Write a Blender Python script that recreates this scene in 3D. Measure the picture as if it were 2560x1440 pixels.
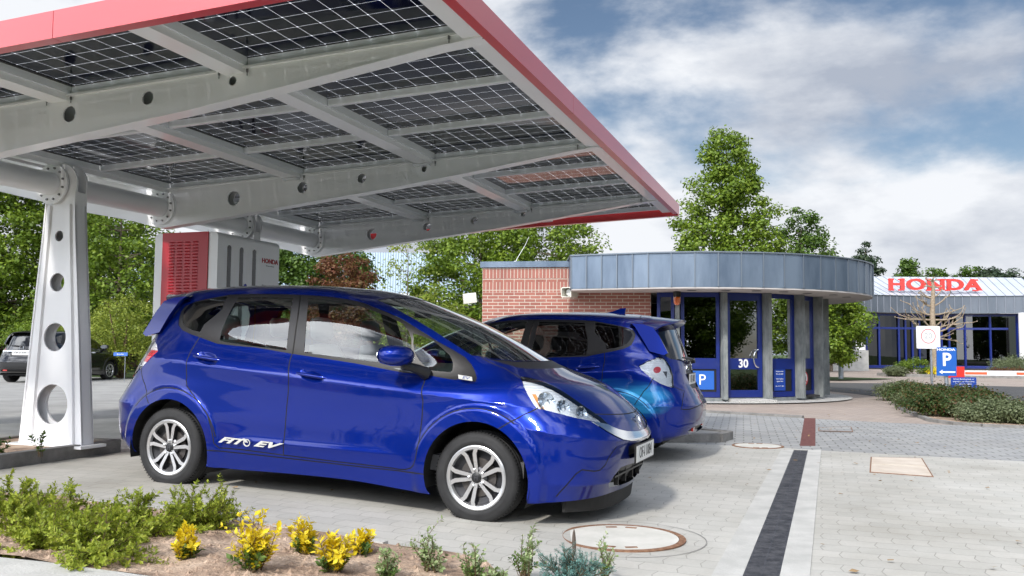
import bpy, bmesh, math, random
import numpy as np
from mathutils import Vector, Matrix, Euler
from mathutils.geometry import delaunay_2d_cdt
for o in list(bpy.data.objects): bpy.data.objects.remove(o)
random.seed(7)
SC=bpy.context.scene; COL=SC.collection
R_=math.radians
# ------------------------------------------------ camera
CAMH=1.15
FPX=2217.5; PIT=.0680; ROL=-.0081
cam=bpy.data.cameras.new('camera'); camo=bpy.data.objects.new('camera',cam); COL.objects.link(camo)
cam.sensor_width=36; cam.lens=FPX/2560*36; cam.clip_end=3000; cam.clip_start=.05
def _camM():
    F=np.array([0,math.cos(PIT),math.sin(PIT)]);D0=np.array([0,math.sin(PIT),-math.cos(PIT)]);R0=np.array([1.,0,0])
    R=math.cos(ROL)*R0+math.sin(ROL)*D0; D=-math.sin(ROL)*R0+math.cos(ROL)*D0
    return R,D,F
_R,_D,_F=_camM()
camo.matrix_world=Matrix(((_R[0],-_D[0],-_F[0],0),(_R[1],-_D[1],-_F[1],0),(_R[2],-_D[2],-_F[2],CAMH),(0,0,0,1)))
SC.camera=camo
# ------------------------------------------------ world, sun, exposure
SKYOFF=(7.7,21.1,9.3); SUN_EL=40; SUN_AZ=207   # compass azimuth the light comes from (0=+Y, clockwise)
w=bpy.data.worlds.new('World'); SC.world=w; w.use_nodes=True
nt=w.node_tree; nt.nodes.clear()
def N(t,k,**a):
    n=t.nodes.new(k)
    for q,v in a.items():
        if q.startswith('i_'):
            key=q[2:]; key=int(key) if key.isdigit() else key.replace('_',' ')
            n.inputs[key].default_value=v
        else: setattr(n,q,v)
    return n
def L(t,a,b): t.links.new(a,b)
sky=N(nt,'ShaderNodeTexSky',sky_type='NISHITA',sun_disc=False,sun_elevation=R_(SUN_EL),sun_rotation=R_(SUN_AZ),air_density=1.0,dust_density=.6,ozone_density=1.2)
bg=N(nt,'ShaderNodeBackground',i_Strength=.055)
bg2=N(nt,'ShaderNodeBackground',i_Strength=1.0)
tc=N(nt,'ShaderNodeTexCoord')
# cloud layer: direction projected on a high plane
sep=N(nt,'ShaderNodeSeparateXYZ'); L(nt,tc.outputs['Generated'],sep.inputs[0])
def M(t,op,a,b=None,c=None,clamp=False):
    n=t.nodes.new('ShaderNodeMath'); n.operation=op; n.use_clamp=clamp
    for i,x in enumerate((a,b,c)):
        if x is None: continue
        if isinstance(x,(int,float)): n.inputs[i].default_value=x
        else: t.links.new(x,n.inputs[i])
    return n.outputs[0]
mp=N(nt,'ShaderNodeMapping'); mp.inputs['Location'].default_value=SKYOFF; mp.inputs['Scale'].default_value=(1.0,1.0,2.1)
L(nt,tc.outputs['Generated'],mp.inputs[0])
n1=N(nt,'ShaderNodeTexNoise'); n1.inputs['Scale'].default_value=2.3; n1.inputs['Detail'].default_value=10; n1.inputs['Roughness'].default_value=.55; n1.inputs['Distortion'].default_value=.15; L(nt,mp.outputs[0],n1.inputs['Vector'])
cov=N(nt,'ShaderNodeMapRange',interpolation_type='SMOOTHSTEP'); cov.inputs['From Min'].default_value=.49; cov.inputs['From Max'].default_value=.63
# denser cloud towards the horizon, clearer high up on the right
low=N(nt,'ShaderNodeMapRange'); low.inputs['From Min'].default_value=.42; low.inputs['From Max'].default_value=.05; low.inputs['To Min'].default_value=.0; low.inputs['To Max'].default_value=.22
L(nt,sep.outputs[2],low.inputs[0])
rt=N(nt,'ShaderNodeMapRange'); rt.inputs['From Min'].default_value=.0; rt.inputs['From Max'].default_value=.5; rt.inputs['To Min'].default_value=.07; rt.inputs['To Max'].default_value=-.005
L(nt,sep.outputs[0],rt.inputs[0])
s1=M(nt,'ADD',n1.outputs[0],low.outputs[0]); s1=M(nt,'ADD',s1,rt.outputs[0]); L(nt,s1,cov.inputs[0])
n2=N(nt,'ShaderNodeTexNoise'); n2.inputs['Scale'].default_value=3.1; n2.inputs['Detail'].default_value=9; n2.inputs['Roughness'].default_value=.58
mp2=N(nt,'ShaderNodeMapping'); mp2.inputs['Location'].default_value=(1.3,7.4,.9); mp2.inputs['Scale'].default_value=(1,1,2.4); L(nt,tc.outputs['Generated'],mp2.inputs[0]); L(nt,mp2.outputs[0],n2.inputs['Vector'])
cr=N(nt,'ShaderNodeValToRGB'); e=cr.color_ramp.elements; e[0].position=.36; e[0].color=(.27,.30,.36,1); e[1].position=.58; e[1].color=(.56,.575,.60,1)
L(nt,n2.outputs[0],cr.inputs[0])
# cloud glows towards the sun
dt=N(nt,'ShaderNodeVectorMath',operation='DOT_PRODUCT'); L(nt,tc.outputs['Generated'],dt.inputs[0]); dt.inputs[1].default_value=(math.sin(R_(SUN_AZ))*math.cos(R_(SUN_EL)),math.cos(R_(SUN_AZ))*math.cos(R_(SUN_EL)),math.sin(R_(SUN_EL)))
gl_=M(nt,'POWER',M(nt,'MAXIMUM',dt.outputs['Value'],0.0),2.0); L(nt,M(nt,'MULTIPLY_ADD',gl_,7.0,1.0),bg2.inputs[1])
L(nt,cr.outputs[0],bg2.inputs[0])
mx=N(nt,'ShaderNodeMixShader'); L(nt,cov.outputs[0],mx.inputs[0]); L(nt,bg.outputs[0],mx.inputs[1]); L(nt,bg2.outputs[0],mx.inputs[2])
L(nt,sky.outputs[0],bg.inputs[0])
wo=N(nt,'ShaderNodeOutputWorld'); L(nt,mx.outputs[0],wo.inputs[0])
sl=bpy.data.lights.new('sun','SUN'); sl.energy=2.0; sl.angle=R_(5.0); sl.color=(1,.955,.89)
so=bpy.data.objects.new('sun',sl); COL.objects.link(so)
_a=R_(SUN_AZ); _e=R_(SUN_EL)
_sd=Vector((math.sin(_a)*math.cos(_e),math.cos(_a)*math.cos(_e),math.sin(_e)))  # towards the sun
so.rotation_euler=_sd.to_track_quat('Z','Y').to_euler(); so.location=(0,0,40)
vs=SC.view_settings; vs.view_transform='Standard'; vs.look='None'; vs.exposure=0.72; vs.gamma=1; vs.use_curve_mapping=False
# ------------------------------------------------ object helpers
def tag(o,label=None,cat=None,group=None,kind=None):
    for k,v in (('label',label),('category',cat),('group',group),('kind',kind)):
        if v: o[k]=v
    return o
def link(o,parent=None):
    COL.objects.link(o)
    if parent is not None: o.parent=parent
    return o
def empty(name,loc=(0,0,0),rz=0,**k):
    o=bpy.data.objects.new(name,None); o.empty_display_size=.2; link(o); o.location=loc; o.rotation_euler=(0,0,rz)
    return tag(o,**k)
def meshobj(name,verts,faces,mats,parent=None,fm=None,smooth=False,normals=None,sharp=None):
    me=bpy.data.meshes.new(name); me.from_pydata([tuple(v) for v in verts],[],[tuple(f) for f in faces])
    if not isinstance(mats,(list,tuple)): mats=[mats]
    for m in mats: me.materials.append(m)
    if fm is not None: me.polygons.foreach_set('material_index',np.array(fm,dtype=np.int32))
    if smooth: me.polygons.foreach_set('use_smooth',np.ones(len(me.polygons),dtype=bool))
    me.update()
    if sharp is not None and smooth: me.set_sharp_from_angle(angle=R_(sharp))
    if normals is not None: me.normals_split_custom_set_from_vertices([tuple(n) for n in normals])
    o=bpy.data.objects.new(name,me); return link(o,parent)
class MB:
    def __init__(s): s.v=[];s.f=[];s.m=[]
    def add(s,V,Fc,m=0):
        b=len(s.v); s.v+= [tuple(v) for v in V]; s.f+=[tuple(b+i for i in f) for f in Fc]; s.m+=[m]*len(Fc); return s
    def box(s,c,d,m=0,rot=None,ax=None,taper=None):
        # c centre, d full size; ax: 3 axis vectors
        ex=ax or ((1,0,0),(0,1,0),(0,0,1))
        if rot is not None:
            ca,sa=math.cos(rot),math.sin(rot); ex=((ca,sa,0),(-sa,ca,0),(0,0,1))
        V=[]
        for k in (-.5,.5):
            for i,j in ((-.5,-.5),(.5,-.5),(.5,.5),(-.5,.5)):
                t=1 if (taper is None or k<0) else taper
                V.append([c[q]+ex[0][q]*d[0]*i*t+ex[1][q]*d[1]*j*t+ex[2][q]*d[2]*k for q in range(3)])
        return s.add(V,[(3,2,1,0),(4,5,6,7),(0,1,5,4),(1,2,6,5),(2,3,7,6),(3,0,4,7)],m)
    def tube(s,pts,r,n=8,m=0,cap=True):
        pts=[Vector(p) for p in pts]; rr=r if isinstance(r,(list,tuple)) else [r]*len(pts)
        rings=[]; up=None
        for i,p in enumerate(pts):
            d=(pts[min(i+1,len(pts)-1)]-pts[max(i-1,0)]); 
            if d.length<1e-9: d=Vector((0,0,1))
            d.normalize()
            if up is None: up=Vector((0,0,1)) if abs(d.z)<.9 else Vector((1,0,0))
            x=d.cross(up).normalized(); y=x.cross(d).normalized(); up=y
            rings.append([p+(x*math.cos(2*math.pi*k/n)+y*math.sin(2*math.pi*k/n))*rr[i] for k in range(n)])
        V=[q for g in rings for q in g]; Fc=[]
        for i in range(len(pts)-1):
            for k in range(n):
                a=i*n+k;b=i*n+(k+1)%n; Fc.append((a,b,b+n,a+n))
        if cap: Fc.append(tuple(range(n-1,-1,-1))); Fc.append(tuple((len(pts)-1)*n+k for k in range(n)))
        return s.add(V,Fc,m)
    def lathe(s,prof,o=(0,0,0),ax=(0,0,1),n=32,m=0,closed=False):
        # prof: (r,h) pairs along axis
        a=Vector(ax).normalized(); x=a.orthogonal().normalized(); y=a.cross(x); o=Vector(o); V=[];Fc=[]
        for r,h in prof:
            for k in range(n):
                t=2*math.pi*k/n; V.append(o+a*h+(x*math.cos(t)+y*math.sin(t))*r)
        P=len(prof)
        for i in range(P-1 if not closed else P):
            j=(i+1)%P
            for k in range(n): Fc.append((i*n+k,i*n+(k+1)%n,j*n+(k+1)%n,j*n+k))
        return s.add(V,Fc,m)
    def prism(s,poly,o,ex,ey,ez,t,m=0):
        # planar polygon (x,y list) in frame, extruded by t along ez
        o=Vector(o);ex=Vector(ex);ey=Vector(ey);ez=Vector(ez);n=len(poly)
        V=[o+ex*a+ey*b for a,b in poly]+[o+ex*a+ey*b+ez*t for a,b in poly]
        Fc=[tuple(range(n-1,-1,-1)),tuple(range(n,2*n))]+[(i,(i+1)%n,n+(i+1)%n,n+i) for i in range(n)]
        return s.add(V,Fc,m)
    def plate(s,outer,holes,o,ex,ey,ez,t,m=0,ms=None):
        # polygon with holes, extruded
        if ms is None: ms=m
        loops=[outer]+list(holes); pts=[];edges=[]
        for lp in loops:
            b=len(pts); pts+= [Vector(p) for p in lp]; edges+=[(b+i,b+(i+1)%len(lp)) for i in range(len(lp))]
        r=delaunay_2d_cdt(pts,edges,[],0,1e-6)
        V2,_,Fs=r[0],r[1],r[2]
        keep=[]
        for f in Fs:
            c=sum((V2[i] for i in f),Vector((0,0)))/len(f)
            if inpoly(c.x,c.y,outer) and not any(inpoly(c.x,c.y,h) for h in holes): keep.append(f)
        o=Vector(o);ex=Vector(ex);ey=Vector(ey);ez=Vector(ez);n=len(V2)
        V=[o+ex*p.x+ey*p.y for p in V2]+[o+ex*p.x+ey*p.y+ez*t for p in V2]
        s.add(V,[tuple(reversed(f)) for f in keep]+[tuple(i+n for i in f) for f in keep],m)
        for lp in loops:
            k=len(lp); V=[o+ex*a+ey*b for a,b in lp]+[o+ex*a+ey*b+ez*t for a,b in lp]
            s.add(V,[(i,(i+1)%k,k+(i+1)%k,k+i) for i in range(k)],ms)
        return s
    def build(s,name,mats,parent=None,smooth=False,sharp=40):
        return meshobj(name,s.v,s.f,mats,parent,s.m,smooth,None,sharp if smooth else None)
def inpoly(x,y,P):
    c=False;n=len(P);j=n-1
    for i in range(n):
        xi,yi=P[i][0],P[i][1];xj,yj=P[j][0],P[j][1]
        if (yi>y)!=(yj>y) and x<(xj-xi)*(y-yi)/(yj-yi)+xi: c=not c
        j=i
    return c
def circ(cx,cy,r,n=24,ry=None): return [(cx+r*math.cos(2*math.pi*k/n),cy+(ry or r)*math.sin(2*math.pi*k/n)) for k in range(n)]
def copytree(o,parent=None):
    c=o.copy(); COL.objects.link(c); c.parent=parent
    for ch in o.children: copytree(ch,c)
    return c
# ------------------------------------------------ material helpers
MATS={}
def mat(name,col=(.5,.5,.5),rough=.5,metal=0,**k):
    if name in MATS: return MATS[name]
    m=bpy.data.materials.new(name); m.use_nodes=True; b=m.node_tree.nodes['Principled BSDF']
    b.inputs['Base Color'].default_value=(*col,1); b.inputs['Roughness'].default_value=rough; b.inputs['Metallic'].default_value=metal
    for q,v in k.items():
        if q=='coat': b.inputs['Coat Weight'].default_value=v; b.inputs['Coat Roughness'].default_value=.03
        elif q=='spec': b.inputs['Specular IOR Level'].default_value=v
        elif q=='emit': b.inputs['Emission Color'].default_value=(*v[:3],1); b.inputs['Emission Strength'].default_value=v[3]
        elif q=='trans': b.inputs['Transmission Weight'].default_value=v
    MATS[name]=m; return m
def noisy(name,c1,c2,scale=5,rough=.7,bump=0,bscale=None,detail=6,metal=0,lo=.35,hi=.65,coord='Object',stretch=None,c3=None,**k):
    if name in MATS: return MATS[name]
    m=mat(name,c1,rough,metal,**k); t=m.node_tree; b=t.nodes['Principled BSDF']
    tc=N(t,'ShaderNodeTexCoord'); src=tc.outputs[coord]
    if stretch:
        mp=N(t,'ShaderNodeMapping'); mp.inputs['Scale'].default_value=stretch; L(t,src,mp.inputs[0]); src=mp.outputs[0]
    n=N(t,'ShaderNodeTexNoise'); n.inputs['Scale'].default_value=scale; n.inputs['Detail'].default_value=detail; n.inputs['Roughness'].default_value=.6; L(t,src,n.inputs['Vector'])
    r=N(t,'ShaderNodeValToRGB'); e=r.color_ramp.elements; e[0].position=lo; e[0].color=(*c1,1); e[1].position=hi; e[1].color=(*c2,1)
    if c3: x=r.color_ramp.elements.new((lo+hi)/2); x.color=(*c3,1)
    L(t,n.outputs[0],r.inputs[0]); L(t,r.outputs[0],b.inputs['Base Color'])
    if bump:
        n2=N(t,'ShaderNodeTexNoise'); n2.inputs['Scale'].default_value=bscale or scale*6; n2.inputs['Detail'].default_value=4; L(t,src,n2.inputs['Vector'])
        bp=N(t,'ShaderNodeBump'); bp.inputs['Strength'].default_value=bump; bp.inputs['Distance'].default_value=.02; L(t,n2.outputs[0],bp.inputs['Height']); L(t,bp.outputs[0],b.inputs['Normal'])
    return m
def glassmat(name,tint=(.8,.9,.88),refl=1.0,rough=0.0,ior=1.5,gain=1.6,base=0.0):
    if name in MATS: return MATS[name]
    m=bpy.data.materials.new(name); m.use_nodes=True; t=m.node_tree; t.nodes.clear()
    tr=N(t,'ShaderNodeBsdfTransparent'); tr.inputs[0].default_value=(*tint,1)
    gl=N(t,'ShaderNodeBsdfGlossy'); gl.inputs['Roughness'].default_value=rough; gl.inputs[0].default_value=(refl,refl,refl,1)
    fr=N(t,'ShaderNodeFresnel'); fr.inputs[0].default_value=ior
    ge=N(t,'ShaderNodeNewGeometry')
    f2=M(t,'MULTIPLY_ADD',fr.outputs[0],gain,base,clamp=True)
    mxs=N(t,'ShaderNodeMixShader'); L(t,f2,mxs.inputs[0]); L(t,tr.outputs[0],mxs.inputs[1]); L(t,gl.outputs[0],mxs.inputs[2])
    o=N(t,'ShaderNodeOutputMaterial'); L(t,mxs.outputs[0],o.inputs[0]); MATS[name]=m; return m
def text(name,body,size,o,ex,ey,mat_,parent=None,depth=.002,bold=True,align='CENTER',shear=0,sx=1.0,spacing=1.0,offset=0):
    cu=bpy.data.curves.new(name,'FONT'); cu.body=body; cu.size=size; cu.align_x=align; cu.align_y='CENTER'; cu.extrude=depth; cu.shear=shear; cu.space_character=spacing; cu.offset=offset
    cu.resolution_u=3
    tmp=bpy.data.objects.new(name,cu); COL.objects.link(tmp)
    bpy.context.view_layer.update()
    dg=bpy.context.evaluated_depsgraph_get(); me=bpy.data.meshes.new_from_object(tmp.evaluated_get(dg))
    bpy.data.objects.remove(tmp)
    ex=Vector(ex).normalized();ey=Vector(ey).normalized();ez=ex.cross(ey)
    me.transform(Matrix.Diagonal((sx,1,1,1)))
    me.materials.clear(); me.materials.append(mat_)
    ob=bpy.data.objects.new(name,me); link(ob,parent)
    T=Matrix(((ex.x,ey.x,ez.x,o[0]),(ex.y,ey.y,ez.y,o[1]),(ex.z,ey.z,ez.z,o[2]),(0,0,0,1)))
    me.transform(T); return ob
# ground height: nearly level, with a slight rise under the carport
def gz(x,y):
    def ss(a,b,t):
        t=min(1,max(0,(t-a)/(b-a))); return t*t*(3-2*t)
    return .115*ss(1.2,-2.9,x-.05*(y-7))*(1-ss(13,22,y))
# ------------------------------------------------ shared materials
def paintmat(name,decal=False):
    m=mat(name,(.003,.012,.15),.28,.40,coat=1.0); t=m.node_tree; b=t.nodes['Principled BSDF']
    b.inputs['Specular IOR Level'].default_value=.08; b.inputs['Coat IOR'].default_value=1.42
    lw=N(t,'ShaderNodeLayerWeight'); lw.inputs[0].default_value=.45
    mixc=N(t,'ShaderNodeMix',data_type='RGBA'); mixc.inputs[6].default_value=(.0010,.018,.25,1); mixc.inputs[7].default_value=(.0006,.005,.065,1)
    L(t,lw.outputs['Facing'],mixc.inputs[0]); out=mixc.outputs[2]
    if decal:
        tc=N(t,'ShaderNodeTexCoord'); sp=N(t,'ShaderNodeSeparateXYZ'); L(t,tc.outputs['Object'],sp.inputs[0])
        # pale blue wave sweeping back over the rear wheel arch, a printed film
        mp=N(t,'ShaderNodeMapping'); mp.inputs['Scale'].default_value=(.9,1,5.5); mp.inputs['Rotation'].default_value=(0,R_(-14),0); L(t,tc.outputs['Object'],mp.inputs[0])
        nz=N(t,'ShaderNodeTexNoise'); nz.inputs['Scale'].default_value=1.6; nz.inputs['Detail'].default_value=3; nz.inputs['Distortion'].default_value=.6; L(t,mp.outputs[0],nz.inputs['Vector'])
        st=N(t,'ShaderNodeMapRange',interpolation_type='SMOOTHSTEP'); st.inputs['From Min'].default_value=.38; st.inputs['From Max'].default_value=.62; L(t,nz.outputs[0],st.inputs[0])
        dx=M(t,'ADD',sp.outputs[0],2.50); dx=M(t,'DIVIDE',dx,.55); dz=M(t,'ADD',sp.outputs[2],-.66); dz=M(t,'DIVIDE',dz,.22)
        rr=M(t,'ADD',M(t,'MULTIPLY',dx,dx),M(t,'MULTIPLY',dz,dz)); fa=M(t,'SUBTRACT',1.0,rr,clamp=True); fa=M(t,'POWER',fa,.6)
        f=M(t,'MULTIPLY',fa,M(t,'ADD',M(t,'MULTIPLY',st.outputs[0],.75),.2),clamp=True)
        mc=N(t,'ShaderNodeMix',data_type='RGBA'); L(t,f,mc.inputs[0]); L(t,out,mc.inputs[6]); mc.inputs[7].default_value=(.05,.42,.75,1); out=mc.outputs[2]
    ge=N(t,'ShaderNodeNewGeometry')
    L(t,out,b.inputs['Base Color'])
    return m
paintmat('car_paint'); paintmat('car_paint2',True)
glassmat('glass_side',(.80,.89,.86),gain=2.0); glassmat('glass_dark',(.06,.065,.07)); glassmat('glass_ws',(.62,.74,.68),gain=2.2); glassmat('lamp_glass',(.92,.95,.97))
mat('trim_dark',(.018,.017,.018),.36); mat('trim_black',(.012,.012,.013),.45); mat('black_rubber',(.010,.010,.010),.75); noisy('tyre',(.014,.014,.015),(.026,.026,.027),9,.72)
mat('chrome',(.90,.91,.92),.12,1.0); mat('silver',(.62,.61,.58),.35,.2); mat('badge_blue',(.02,.06,.30),.3)
mat('alloy',(.66,.66,.67),.28,.75); mat('alloy_dark',(.10,.10,.11),.35,.8); mat('barrel',(.05,.05,.055),.5,.6); mat('brake',(.10,.09,.085),.45,.6)
mat('plate_white',(.72,.72,.70),.4); mat('reflector_red',(.45,.03,.02),.25,coat=1.0)
mat('cabin_grey',(.10,.10,.105),.8); mat('cabin_light',(.36,.38,.375),.85); mat('lamp_lens',(.55,.60,.65),.06,.9)
def lampmat(name,tail,clear=False):
    m=mat(name,(.9,.9,.92),.25,.0); t=m.node_tree;b=t.nodes['Principled BSDF']; tc=N(t,'ShaderNodeTexCoord'); sp=N(t,'ShaderNodeSeparateXYZ'); L(t,tc.outputs['Object'],sp.inputs[0])
    wv=N(t,'ShaderNodeTexWave',bands_direction='Z'); wv.inputs['Scale'].default_value=17; wv.inputs['Distortion'].default_value=3.5; L(t,tc.outputs['Object'],wv.inputs['Vector'])
    bp=N(t,'ShaderNodeBump'); bp.inputs['Strength'].default_value=.45; bp.inputs['Distance'].default_value=.010; b.inputs['Metallic'].default_value=.15; L(t,wv.outputs[1],bp.inputs['Height']); L(t,bp.outputs[0],b.inputs['Normal'])
    mc=N(t,'ShaderNodeMix',data_type='RGBA'); mc.inputs[6].default_value=(.93,.94,.96,1)
    if tail:
        a=M(t,'ABSOLUTE',M(t,'ADD',sp.outputs[2],-.965)); f=M(t,'LESS_THAN',a,.045) if not clear else M(t,'LESS_THAN',M(t,'ADD',M(t,'POWER',M(t,'ABSOLUTE',M(t,'ADD',sp.outputs[0],2.86)),2.0),M(t,'POWER',a,2.0)),.0011); mc.inputs[7].default_value=(.70,.06,.07,1)
    else:
        d=M(t,'ADD',sp.outputs[0],M(t,'MULTIPLY',sp.outputs[2],.62)); a=M(t,'ABSOLUTE',M(t,'ADD',M(t,'ADD',d,-.868),M(t,'MULTIPLY',M(t,'ADD',sp.outputs[2],-.80),.25))); f=M(t,'LESS_THAN',a,.011)
        f=M(t,'MULTIPLY',f,M(t,'LESS_THAN',sp.outputs[2],.845)); mc.inputs[7].default_value=(.85,.33,.04,1)
    L(t,f,mc.inputs[0]); L(t,mc.outputs[2],b.inputs['Base Color']); return m
lampmat('lamp_chrome',False); lampmat('tail_bowl',True); lampmat('tail_clear',True,True)
mat('car_black',(.006,.006,.007),.25,.2,coat=1.0)
# ================================================ carport frame of reference
CO=np.array([-1.7958,5.714,1.891]); CAZ=.3345
AH=np.array([math.cos(CAZ),-math.sin(CAZ),0]); BH=np.array([math.sin(CAZ),math.cos(CAZ),0])
def CW(a,v,zc): # a across the wings, v along the ridge tube, zc height above the lens
    p=CO+AH*a+BH*v; return (p[0],p[1],zc+CAMH)
def zp(a): return 1.891+.0392*a if a>-3.2 else 1.7656+(-3.2-a)*.222
def shrink(p):
    x,y=p; g=gz(x,y); k=(CAMH-g)/CAMH; return (x*k,y*k)
# ================================================ ground
def sheet(name,poly,off,m,step=.5,kind='structure',holes=(),zf=None):
    pts=[];edges=[]
    for lp in [poly]+list(holes):
        b=len(pts);q=[]
        for i in range(len(lp)):
            a=np.array(lp[i]);c=np.array(lp[(i+1)%len(lp)]); k=max(1,int(np.linalg.norm(c-a)/step))
            q+=[a+(c-a)*j/k for j in range(k)]
        pts+=q; edges+=[(b+i,b+(i+1)%len(q)) for i in range(len(q))]
    P=np.array(poly); x0,y0=P.min(0);x1,y1=P.max(0)
    gx=np.arange(x0,x1,step);gy=np.arange(y0,y1,step)
    X,Y=np.meshgrid(gx,gy);X=X.ravel();Y=Y.ravel();ok=pip(poly,X,Y)
    pts+=[np.array([a,b]) for a,b in zip(X[ok],Y[ok])]
    r=delaunay_2d_cdt([Vector((float(a),float(b))) for a,b in pts],edges,[],0,1e-5)
    V=np.array([(p.x,p.y) for p in r[0]]);Fa=np.array([f for f in r[2] if len(f)==3]);c=V[Fa].mean(1)
    ok=pip(poly,c[:,0],c[:,1])
    for h in holes: ok&=~pip(h,c[:,0],c[:,1])
    Fa=Fa[ok]; zf=zf or (lambda x,y:gz(x,y))
    o=meshobj(name,[(x,y,zf(x,y)+off) for x,y in V],[tuple(f) for f in Fa],m,None,None,True)
    if kind: o['kind']=kind
    return o
def pip(P,X,Y):
    P=np.array(P); c=np.zeros(len(X),bool); j=len(P)-1
    for i in range(len(P)):
        xi,yi=P[i];xj,yj=P[j]
        if yi!=yj: c^=((yi>Y)!=(yj>Y))&(X<(xj-xi)*(Y-yi)/(yj-yi)+xi)
        j=i
    return c
def pavermat(name,c1,c2,mortar,bw,bh,rot,wob=.0,bump=.35,rough=.8,stain=(.6,.58,.55),msize=.006,stn=.35,squash=1.0):
    m=mat(name,c1,rough); t=m.node_tree;b=t.nodes['Principled BSDF']; tc=N(t,'ShaderNodeTexCoord')
    mp=N(t,'ShaderNodeMapping'); mp.inputs['Rotation'].default_value=(0,0,rot); L(t,tc.outputs['Object'],mp.inputs[0]); src=mp.outputs[0]
    if wob:
        sp=N(t,'ShaderNodeSeparateXYZ'); L(t,src,sp.inputs[0])
        # interlocking blocks: a triangular waver on the joints
        fx=M(t,'PINGPONG',M(t,'ADD',sp.outputs[0],50),bw/4); fy=M(t,'PINGPONG',M(t,'ADD',sp.outputs[1],50),bh/2)
        cx=N(t,'ShaderNodeCombineXYZ'); L(t,M(t,'ADD',sp.outputs[0],M(t,'MULTIPLY',fy,wob)),cx.inputs[0]); L(t,M(t,'ADD',sp.outputs[1],M(t,'MULTIPLY',fx,wob)),cx.inputs[1]); src=cx.outputs[0]
    br=N(t,'ShaderNodeTexBrick'); L(t,src,br.inputs['Vector']); br.inputs['Scale'].default_value=1; br.inputs['Mortar Size'].default_value=msize; br.inputs['Brick Width'].default_value=bw; br.inputs['Row Height'].default_value=bh; br.inputs['Mortar Smooth'].default_value=.3
    br.inputs['Color1'].default_value=(*c1,1);br.inputs['Color2'].default_value=(*c2,1);br.inputs['Mortar'].default_value=(*mortar,1)
    n=N(t,'ShaderNodeTexNoise'); n.inputs['Scale'].default_value=.55; n.inputs['Detail'].default_value=8; n.inputs['Roughness'].default_value=.65; L(t,tc.outputs['Object'],n.inputs['Vector'])
    r=N(t,'ShaderNodeMapRange'); r.inputs['From Min'].default_value=.42; r.inputs['From Max'].default_value=.66; L(t,n.outputs[0],r.inputs[0])
    mm=N(t,'ShaderNodeMix',data_type='RGBA',blend_type='MULTIPLY'); L(t,M(t,'MULTIPLY',r.outputs[0],stn),mm.inputs[0]); L(t,br.outputs[0],mm.inputs[6]); mm.inputs[7].default_value=(*stain,1)
    n3=N(t,'ShaderNodeTexNoise'); n3.inputs['Scale'].default_value=60; n3.inputs['Detail'].default_value=3; L(t,tc.outputs['Object'],n3.inputs['Vector'])
    mr=N(t,'ShaderNodeMapRange'); mr.inputs['To Min'].default_value=.90; mr.inputs['To Max'].default_value=1.10; L(t,n3.outputs[0],mr.inputs[0])
    m2=N(t,'ShaderNodeMix',data_type='RGBA',blend_type='MULTIPLY'); m2.inputs[0].default_value=1; L(t,mm.outputs[2],m2.inputs[6]); L(t,mr.outputs[0],m2.inputs[7])
    L(t,m2.outputs[2],b.inputs['Base Color'])
    h=M(t,'ADD',M(t,'MULTIPLY',br.outputs[1],-1.0),M(t,'MULTIPLY',n3.outputs[0],.25))
    bp=N(t,'ShaderNodeBump'); bp.inputs['Strength'].default_value=bump; bp.inputs['Distance'].default_value=.004; L(t,h,bp.inputs['Height']); L(t,bp.outputs[0],b.inputs['Normal'])
    return m
pavermat('paver_light',(.505,.49,.45),(.455,.445,.41),(.33,.32,.29),.20,.165,CAZ,.22,.35,.82,(.66,.64,.60),.0035,.75)
pavermat('paver_grey',(.36,.36,.35),(.29,.295,.295),(.17,.165,.16),.22,.16,CAZ-.08,0,.5,.85,(.7,.68,.65),.010,.5)
pavermat('paver_beige',(.40,.33,.28),(.33,.275,.24),(.22,.19,.17),.21,.11,CAZ-.5,0,.5,.85,(.75,.7,.66),.008,.5)
noisy('asphalt_old',(.24,.235,.225),(.33,.325,.31),1.2,.9,.25,90,8)
noisy('asphalt_dark',(.060,.060,.062),(.082,.080,.078),2.0,.9,.3,90,8)
noisy('concrete',(.40,.39,.36),(.54,.53,.50),3,.85,.3,50); noisy('concrete_light',(.42,.415,.39),(.53,.52,.49),4,.85,.25,60)
noisy('kerb_stone',(.17,.165,.155),(.27,.26,.245),6,.9,.4,60); noisy('grass',(.035,.07,.012),(.07,.11,.025),30,.9,.5,80)
noisy('soil',(.20,.135,.095),(.50,.375,.28),5,.95,1.0,38,12,c3=(.38,.27,.195)); noisy('rust',(.16,.07,.035),(.30,.17,.10),30,.85,.4,80)
noisy('lid_tan',(.52,.44,.36),(.62,.55,.47),5,.85,.2,60); noisy('brick_red_dark',(.10,.035,.03),(.17,.06,.05),20,.8,.3,60)
sheet('ground',[(-260,-30),(260,-30),(260,900),(-260,900)],-.03,MATS['grass'],12,zf=lambda x,y:0.0)
sheet('parking_area',[(-60,10.6),(-5.4,10.6),(-1,13.2),(2,17),(3.0,20),(0,38),(-60,38)],.0,MATS['asphalt_old'],1.0)
sheet('forecourt',[(-1,12.5),(12,9),(22,7),(40,12),(48,34),(30,72),(15,72),(3,36),(2.5,22),(-1,14)],.001,MATS['paver_beige'],.8)
sheet('road',[(9.0,26.3),(9.35,22.6),(10.6,19.6),(9.35,16.2),(9.0,12.5),(12,8),(40,8),(40,29.2),(17.0,29.9),(13.7,32.0),(8,32.6),(7.6,29)],.008,MATS['asphalt_dark'],.8)
sheet('pavement',[(1.0,11.2),(3.17,10.47),(3.72,10.11),(5.35,9.34),(9,7.7),(9.5,11.6),(7.95,13.35),(7.0,13.95),(6.06,14.35),(4.97,15.14),(3.45,16.38),(.8,17.6),(-3,14),(-1,11.5)],.010,MATS['paver_grey'],.5)
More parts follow.
